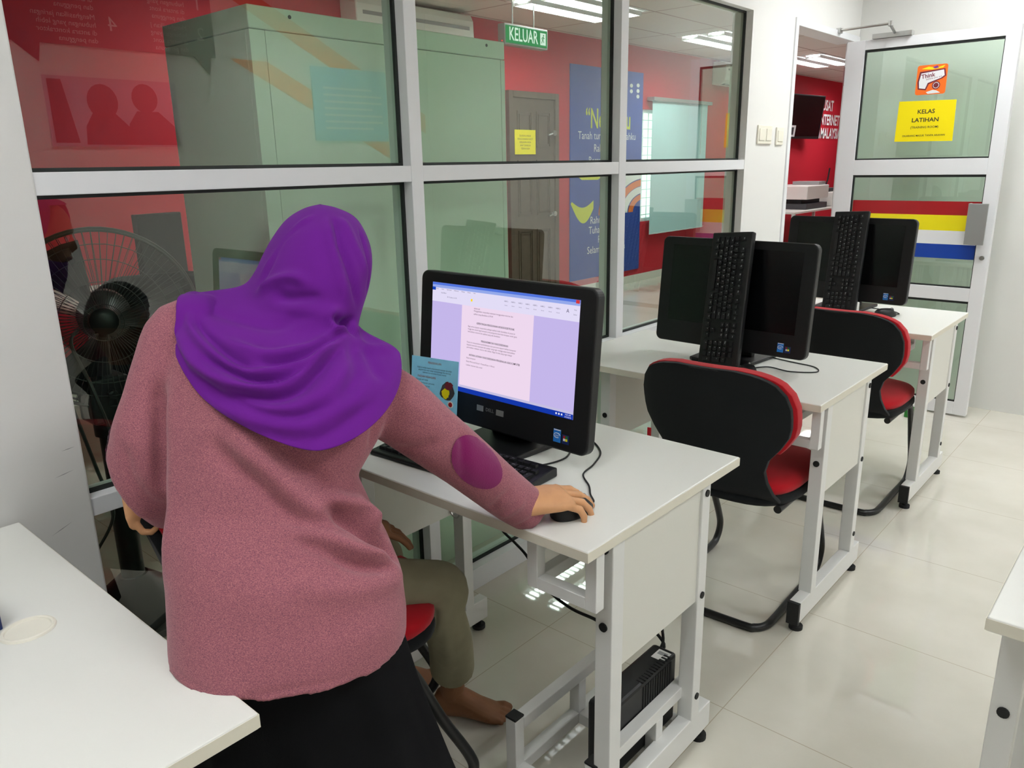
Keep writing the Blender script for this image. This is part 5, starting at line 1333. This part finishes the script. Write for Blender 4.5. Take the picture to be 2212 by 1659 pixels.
# refine between rings with smooth interpolation
fine = []
for k in range(NR):
    fine.append(smooth_path([r[k] for r in pr_], 6))
rows_ = [[fine[k][i] for k in range(NR)] for i in range(len(fine[0]))]
vs = [[b.verts.new(p) for p in r] for r in rows_]
nrow = len(vs)
for i in range(nrow - 1):
    fr = i / (nrow - 1) * 11
    for k in range(NR):
        a = 2*PI*(k + .5)/NR
        front = math.cos(a - 1.5*PI + 0.0)      # 1 at the very front
        if 1.9 < fr < 6.3 and front > 0.72: continue
        if fr > 7.3 and math.sin(a) < -.02 and front < .80: continue
        b.faces.new((vs[i][k], vs[i][(k+1) % NR], vs[i+1][(k+1) % NR], vs[i+1][k]))
bmesh.ops.recalc_face_normals(b, faces=b.faces)
b = subdivide(b, 1)
HF = [
    ([(0.585, -0.850, 1.214), (0.614, -0.858, 1.198), (0.665, -0.860, 1.182), (0.706, -0.857, 1.168), (0.737, -0.847, 1.162)], -.012, .008),
    ([(0.550, -0.844, 1.236), (0.595, -0.860, 1.201), (0.646, -0.866, 1.176), (0.688, -0.863, 1.160), (0.717, -0.853, 1.154), (0.750, -0.836, 1.157), (0.767, -0.805, 1.165), (0.774, -0.766, 1.176), (0.756, -0.695, 1.187)], .012, .008),
    ([(0.729, -0.836, 1.170), (0.757, -0.794, 1.180), (0.757, -0.750, 1.186), (0.747, -0.688, 1.188)], -.014, .0065),
    ([(0.659, -0.846, 1.198), (0.720, -0.825, 1.183), (0.747, -0.786, 1.188), (0.756, -0.747, 1.196), (0.745, -0.689, 1.194)], .010, .010),
    ([(0.653, -0.868, 1.153), (0.695, -0.862, 1.145), (0.736, -0.854, 1.142), (0.760, -0.833, 1.143), (0.772, -0.804, 1.156), (0.769, -0.758, 1.174)], -.013, .0065),
    ([(0.556, -0.858, 1.188), (0.614, -0.872, 1.161), (0.665, -0.876, 1.141), (0.713, -0.866, 1.129), (0.749, -0.848, 1.128), (0.774, -0.823, 1.136), (0.777, -0.787, 1.154), (0.768, -0.745, 1.171), (0.748, -0.690, 1.182)], .013, .009),
    ([(0.711, -0.872, 1.118), (0.743, -0.858, 1.115), (0.776, -0.843, 1.118), (0.792, -0.808, 1.135), (0.779, -0.754, 1.162), (0.756, -0.699, 1.178)], -.013, .008),
    ([(0.637, -0.876, 1.133), (0.698, -0.873, 1.109), (0.764, -0.861, 1.096), (0.802, -0.829, 1.091), (0.822, -0.780, 1.103)], -.009, .009),
    ([(0.618, -0.875, 1.142), (0.685, -0.874, 1.100), (0.763, -0.866, 1.085), (0.809, -0.827, 1.080), (0.825, -0.767, 1.092), (0.798, -0.685, 1.115)], .007, .014),
    ([(0.743, -0.864, 1.101), (0.800, -0.826, 1.105), (0.809, -0.769, 1.124), (0.783, -0.700, 1.148)], .008, .014),
    ([(0.766, -0.866, 1.075), (0.808, -0.836, 1.059), (0.829, -0.789, 1.061), (0.817, -0.720, 1.086)], -.004, .010),
    ([(0.729, -0.699, 1.204), (0.737, -0.695, 1.197), (0.736, -0.682, 1.193), (0.730, -0.661, 1.192)], -.014, .006),
    ([(0.740, -0.678, 1.196), (0.743, -0.666, 1.183), (0.748, -0.653, 1.172)], -.010, .007),
    ([(0.729, -0.694, 1.216), (0.737, -0.706, 1.204), (0.745, -0.702, 1.193), (0.743, -0.677, 1.190)], .010, .006),
    ([(0.661, -0.636, 1.345), (0.690, -0.653, 1.307), (0.708, -0.654, 1.263), (0.719, -0.649, 1.211)], -.009, .006),
    ([(0.653, -0.643, 1.345), (0.692, -0.666, 1.305), (0.716, -0.674, 1.263), (0.728, -0.668, 1.215)], .005, .008),
    ([(0.662, -0.622, 1.344), (0.687, -0.629, 1.302), (0.699, -0.625, 1.251)], .005, .009),
    ([(0.667, -0.599, 1.320), (0.690, -0.608, 1.278), (0.700, -0.618, 1.227)], -.006, .005),
    ([(0.632, -0.659, 1.353), (0.622, -0.691, 1.329), (0.609, -0.714, 1.298), (0.587, -0.733, 1.262)], .005, .007),
    ([(0.631, -0.679, 1.339), (0.615, -0.703, 1.312), (0.605, -0.724, 1.280), (0.593, -0.746, 1.249)], -.006, .006),
    ([(0.603, -0.755, 1.241), (0.630, -0.740, 1.253), (0.662, -0.723, 1.259), (0.681, -0.710, 1.251)], .011, .009),
    ([(0.650, -0.756, 1.239), (0.680, -0.744, 1.235), (0.707, -0.708, 1.231)], -.010, .009),
    ([(0.565, -0.821, 1.227), (0.637, -0.801, 1.225), (0.689, -0.772, 1.215), (0.722, -0.729, 1.214)], -.005, .012),
    ([(0.688, -0.754, 1.227), (0.727, -0.724, 1.214), (0.739, -0.692, 1.199)], .005, .014),
    ([(0.723, -0.660, 1.175), (0.750, -0.655, 1.160), (0.754, -0.619, 1.135)], .006, .010),
    ([(0.748, -0.659, 1.153), (0.775, -0.674, 1.127), (0.803, -0.685, 1.104)], -.006, .010),
    ([(0.748, -0.684, 1.161), (0.790, -0.714, 1.130), (0.818, -0.758, 1.096)], -.007, .012),
]
folds(b, HF)
# the cloth lies on the top and on the head: never under them
def lie_on(b, tree, gap):
    for v in b.verts:
        hit, nn, ix, dd = tree.find_nearest(v.co, .08)
        if hit is None: continue
        s = (v.co - hit).dot(nn)
        if nn.dot(FV) > (.15 if nn.dot(RV) < 0 else .75) or nn.dot(RV) < -.80: continue
        if s < gap: v.co += nn * (gap - s)
lie_on(b, TUNIC_TREE, .006)
bmesh.ops.smooth_vert(b, verts=[v for v in b.verts if not v.is_boundary], factor=.25, use_axis_x=True, use_axis_y=True, use_axis_z=True)
hjo = obj('headscarf', b, 'hijab', wom, smooth='all', recalc=False)
sm = hjo.modifiers.new('thickness', 'SOLIDIFY'); sm.thickness = .0025; sm.offset = -1
# gold ring on the left hand
b = BM()
S_l = lF.normalized().cross(lU.normalized())
rc = wl + (lF.normalized()*.098 + S_l*(-.009) + lU.normalized()*.0005)*0.92
tube(b, [rc + (S_l*math.cos(a) + lU.normalized()*math.sin(a))*.0098 for a in [2*PI*k/20 for k in range(20)]], .0012, 6, closed=True)
obj('finger_ring', b, mat('gold_ring', srgb(226, 180, 70), .25, metal=1.0), wom, smooth=True)
# ---------------------------------------------------------------- seated person, mostly hidden behind her
sit = thing('person', 'seated person with bare foot in olive trousers, mostly hidden behind the standing woman', 'person', (0.36, -0.45, 0))
G = V((0.574, 0.819, 0)); RD = V((0.819, -0.574, 0))
P0 = V((0.305, -0.565, 0.550)); ch = V((0.303, -0.570, 0.83)); hd = V((0.325, -0.560, 1.035))
hb, HP2 = head_bm(hd, UP*.92 + G*.25, G*.9 - UP*.45, .88)
b = hb
tube(b, [hd - UP*.06, (hd + ch)/2, ch + UP*.06], [.045, .045, .06], 14)
tube(b, [ch + UP*.09, ch, (ch + P0)/2, P0], [.05, .095, .095, .10], 16)
rs_ = ch + RD*.085 + UP*.06; re = V((0.335, -0.500, 0.70)); rw = V((0.368, -0.460, 0.642))
ls_ = ch - RD*.11 + UP*.06; le = ch - RD*.16 - UP*.16 + G*.02; lw = P0 + UP*.09 + G*.14 - RD*.03
tube(b, [rs_, re, rw], [.036, .028, .021], 10); tube(b, [ls_, le, lw], [.036, .028, .021], 10)
kr = V((0.510, -0.305, 0.478)); ar = V((0.403, -0.184, 0.085)); kl = V((0.265, -0.290, 0.470)); al = V((0.17, -0.22, 0.085))
for hp, kn, an in ((P0 + RD*.075, kr, ar), (P0 - RD*.075, kl, al)):
    tube(b, [hp, kn, an + UP*.03, an - UP*.02], [.06, .046, .03, .033], 12)
body = remesh(b, .006, 3)
def foot_bm(an, d):
    d = V(d).normalized(); sd = d.cross(UP); b = BM()
    rings = []
    base = V((an.x, an.y, 0))
    for f, w_, h0, h1, off in ((-.058, .018, .012, .045, 0), (-.045, .028, .002, .075, 0), (-.01, .031, .001, .095, 0), (.03, .033, .004, .085, .002), (.07, .037, .003, .060, .004), (.105, .041, .001, .042, .004), (.122, .040, .002, .032, .003), (.132, .034, .006, .024, .002)):
        c = base + d*f + sd*off + UP*((h0 + h1)/2)
        rings.append([c + sd*(w_*math.cos(a)) + UP*((h1 - h0)/2*math.sin(a)) for a in [2*PI*k/18 for k in range(18)]])
    loft(b, rings)
    tube(b, [base + UP*.06 - d*.005, an + UP*.06], [.032, .029], 14)
    for k, (s_, L, r) in enumerate(((-.028, .035, .0125), (-.009, .036, .0092), (.007, .032, .0086), (.021, .027, .008), (.033, .021, .0075))):
        p = base + d*.112 + sd*s_ + UP*.018
        tube(b, [p, p + d*(L*.55) + UP*.003, p + d*L - UP*.004, p + d*(L + .006) - UP*.006], [r, r, r*.95, r*.5], 10)
    return remesh(b, .003, 3)
body = merge(body, foot_bm(ar, (0.84, 0.54, 0))); body = merge(body, foot_bm(al, (0.75, 0.66, 0)))
body = merge(body, hand_bm(rw, V((0.45, 0.45, -0.75)), V((0.75, 0.1, 0.6)), -1, .90, (.95, 1.0, 1.05, 1.1), .6))
body = merge(body, hand_bm(lw, G - UP*.3, UP + G*.3, 1, .92, (.3, .35, .4, .45)))
obj('body', body, 'dskin', sit, smooth='all')
eyes(HP2, .88, sit)
b = BM(); hs = .88
rows = []
for z, w_, fr, bk in ((-.02, .079, -.02, -.094), (.02, .082, .02, -.103), (.055, .081, .082, -.104), (.085, .071, .076, -.090), (.108, .050, .052, -.062), (.123, .020, .020, -.024)):
    rows.append([HP2(w_*math.cos(a), (fr + bk)/2 + (fr - bk)/2*math.sin(a), z) for a in [2*PI*k/28 for k in range(28)]])
loft(b, rows); obj('hair', b, 'hair', sit, smooth='all')
b = BM()
tube(b, [ch + UP*.105, ch + UP*.07, ch, (ch + P0)/2, P0 + UP*.02, P0 - UP*.04], [.055, .085, .108, .106, .112, .108], 20)
for s0, e0 in ((rs_, re), (ls_, le)): tube(b, [s0 - (e0 - s0)*.15, s0 + (e0 - s0)*.6], [.052, .046], 14)
b = remesh(b, .006, 4); obj('shirt', b, 'shirt', sit, smooth='all')
b = BM()
for hp, kn, an in ((P0 + RD*.078, kr, ar), (P0 - RD*.078, kl, al)):
    mid = (hp + kn)/2 + UP*.012; m2 = (kn + an)/2 + G*.005
    tube(b, smooth_path([hp - G*.03, mid, kn - (kn - hp).normalized()*.045 + UP*.012, kn + UP*.0 + (kn - hp).normalized()*.008, kn - UP*.06 - G*.004, m2, an + UP*.062], 5), _interp([.072, .062, .055, .054, .056, .056, .059], 5), 22)
tube(b, [P0 - UP*.06, P0 + UP*.06], [.11, .115], 20)
b = remesh(b, .0055, 4)
KF = []
for i in range(5):
    o_ = kr - (kr - P0).normalized()*(.03 + .018*i) - UP*(.05 - .004*i)
    KF.append(([o_ - RD*.0 + RD*.06 + UP*.02, o_ + RD*.055 - UP*.02, o_ + RD*.02 - UP*.045], (-.006, .005)[i % 2], .009))
KF += [([kr - UP*.08 + RD*.06, kr - UP*.2 + RD*.055, kr - UP*.34 + RD*.04], .004, .012), ([P0 + RD*.13 + G*.05, (P0 + kr)/2 + RD*.06 + UP*.05, kr + UP*.05 - G*.06], -.004, .018)]
folds(b, KF)
obj('trousers', b, 'khaki', sit, smooth='all')
MT['board_dark'] = mat('dark_blue_board', srgb(40, 36, 60), .5)
MT['poster_bg'] = mat('pale_poster', srgb(190, 176, 196), .5)
MT['poster_blue'] = mat('light_blue_poster', srgb(120, 190, 220), .5)

# speech-bubble boards and pictures on the wall opposite
t, sh = board('wall_board', 'dark board of numbered steps on the wall opposite the glass, seen as a reflection', .25, 1.64, 2.17, 2.66, 'board_dark')
for pts in ([(.37, 2.172), (.52, 2.172), (.50, 2.065)], [(1.48, 2.172), (1.60, 2.172), (1.585, 2.06)]): 
    b = BM(); prism(b, pts, (3.585, 0, 0), (0,1,0), (0,0,1), .0145, n=V((1,0,0))); sub('speech_tail', b, 'board_dark', sh)
b = BM()
def wt(s, sz, y, z, al='LEFT', **k): text(b, s, sz, (3.5845, y, z), (0,-1,0), (0,0,1), align=al, t=.0, **k)
for n_, y, z in (('4', .96, 2.31), ('2', 1.545, 2.31), ('3', .96, 2.50), ('1', 1.545, 2.50)): wt(n_, .12, y, z, 'CENTER')
for z0 in (2.34, 2.53):
    for i, s in enumerate(('Menghasilkan jaringan', 'hubungan yang lebih', 'di antara kontraktor', 'dan pengguna')): wt(s, .042, .86, z0 - .045*i); wt(s[:14], .042, 1.45, z0 - .045*i)
sub('print', b, 'wprint', sh, recalc=False)
t, sh = board('poster', 'pale poster with two dark figures on the wall opposite the glass, seen as a reflection', .50, 1.32, 1.58, 1.99, 'poster_bg', 'poster')
b = BM()
def hp(pts): prism(b, pts, (3.5835, 0, 0), (0,1,0), (0,0,1), .0014, n=V((1,0,0)))
hp(circ(.095, 20, .83, 1.85, .105)); hp([(.70, 1.59), (1.0, 1.59), (.98, 1.70), (.90, 1.78), (.76, 1.78), (.71, 1.70)]); hp(circ(.085, 20, 1.10, 1.88, .09)); hp([(.97, 1.59), (1.31, 1.59), (1.29, 1.70), (1.18, 1.80), (1.04, 1.80), (.98, 1.72)]); hp([(.52, 1.60), (.66, 1.60), (.60, 1.97), (.52, 1.97)])
sub('figure_print', b, 'board_dark', sh)
t, sh = board('poster', 'light blue square poster on the wall opposite the glass, seen as a reflection', 2.42, 3.20, 1.63, 2.18, 'poster_blue', 'poster')
b = BM()
for i in range(7): box(b, (3.5838, 2.52, 1.72 + .05*i), (3.5849, 3.10 - (.1 if i % 3 == 0 else 0), 1.735 + .05*i))
sub('print', b, 'wprint', sh)
t = thing('wall_ribbon', 'orange ribbon painted slantwise on the wall opposite the glass', 'ribbon', (3.6, 2.7, 1.8))
for dz in (0, -.42):
    b = BM(); prism(b, [(1.75, 2.60 + dz), (2.05, 2.60 + dz), (3.6, 1.86 + dz), (3.6, 1.70 + dz)], (3.597, 0, 0), (0,1,0), (0,0,1), .0025, n=V((1,0,0))); obj('band', b, 'oprint', t)
for o in bpy.data.objects:
    if '_loc' in o: del o['_loc']
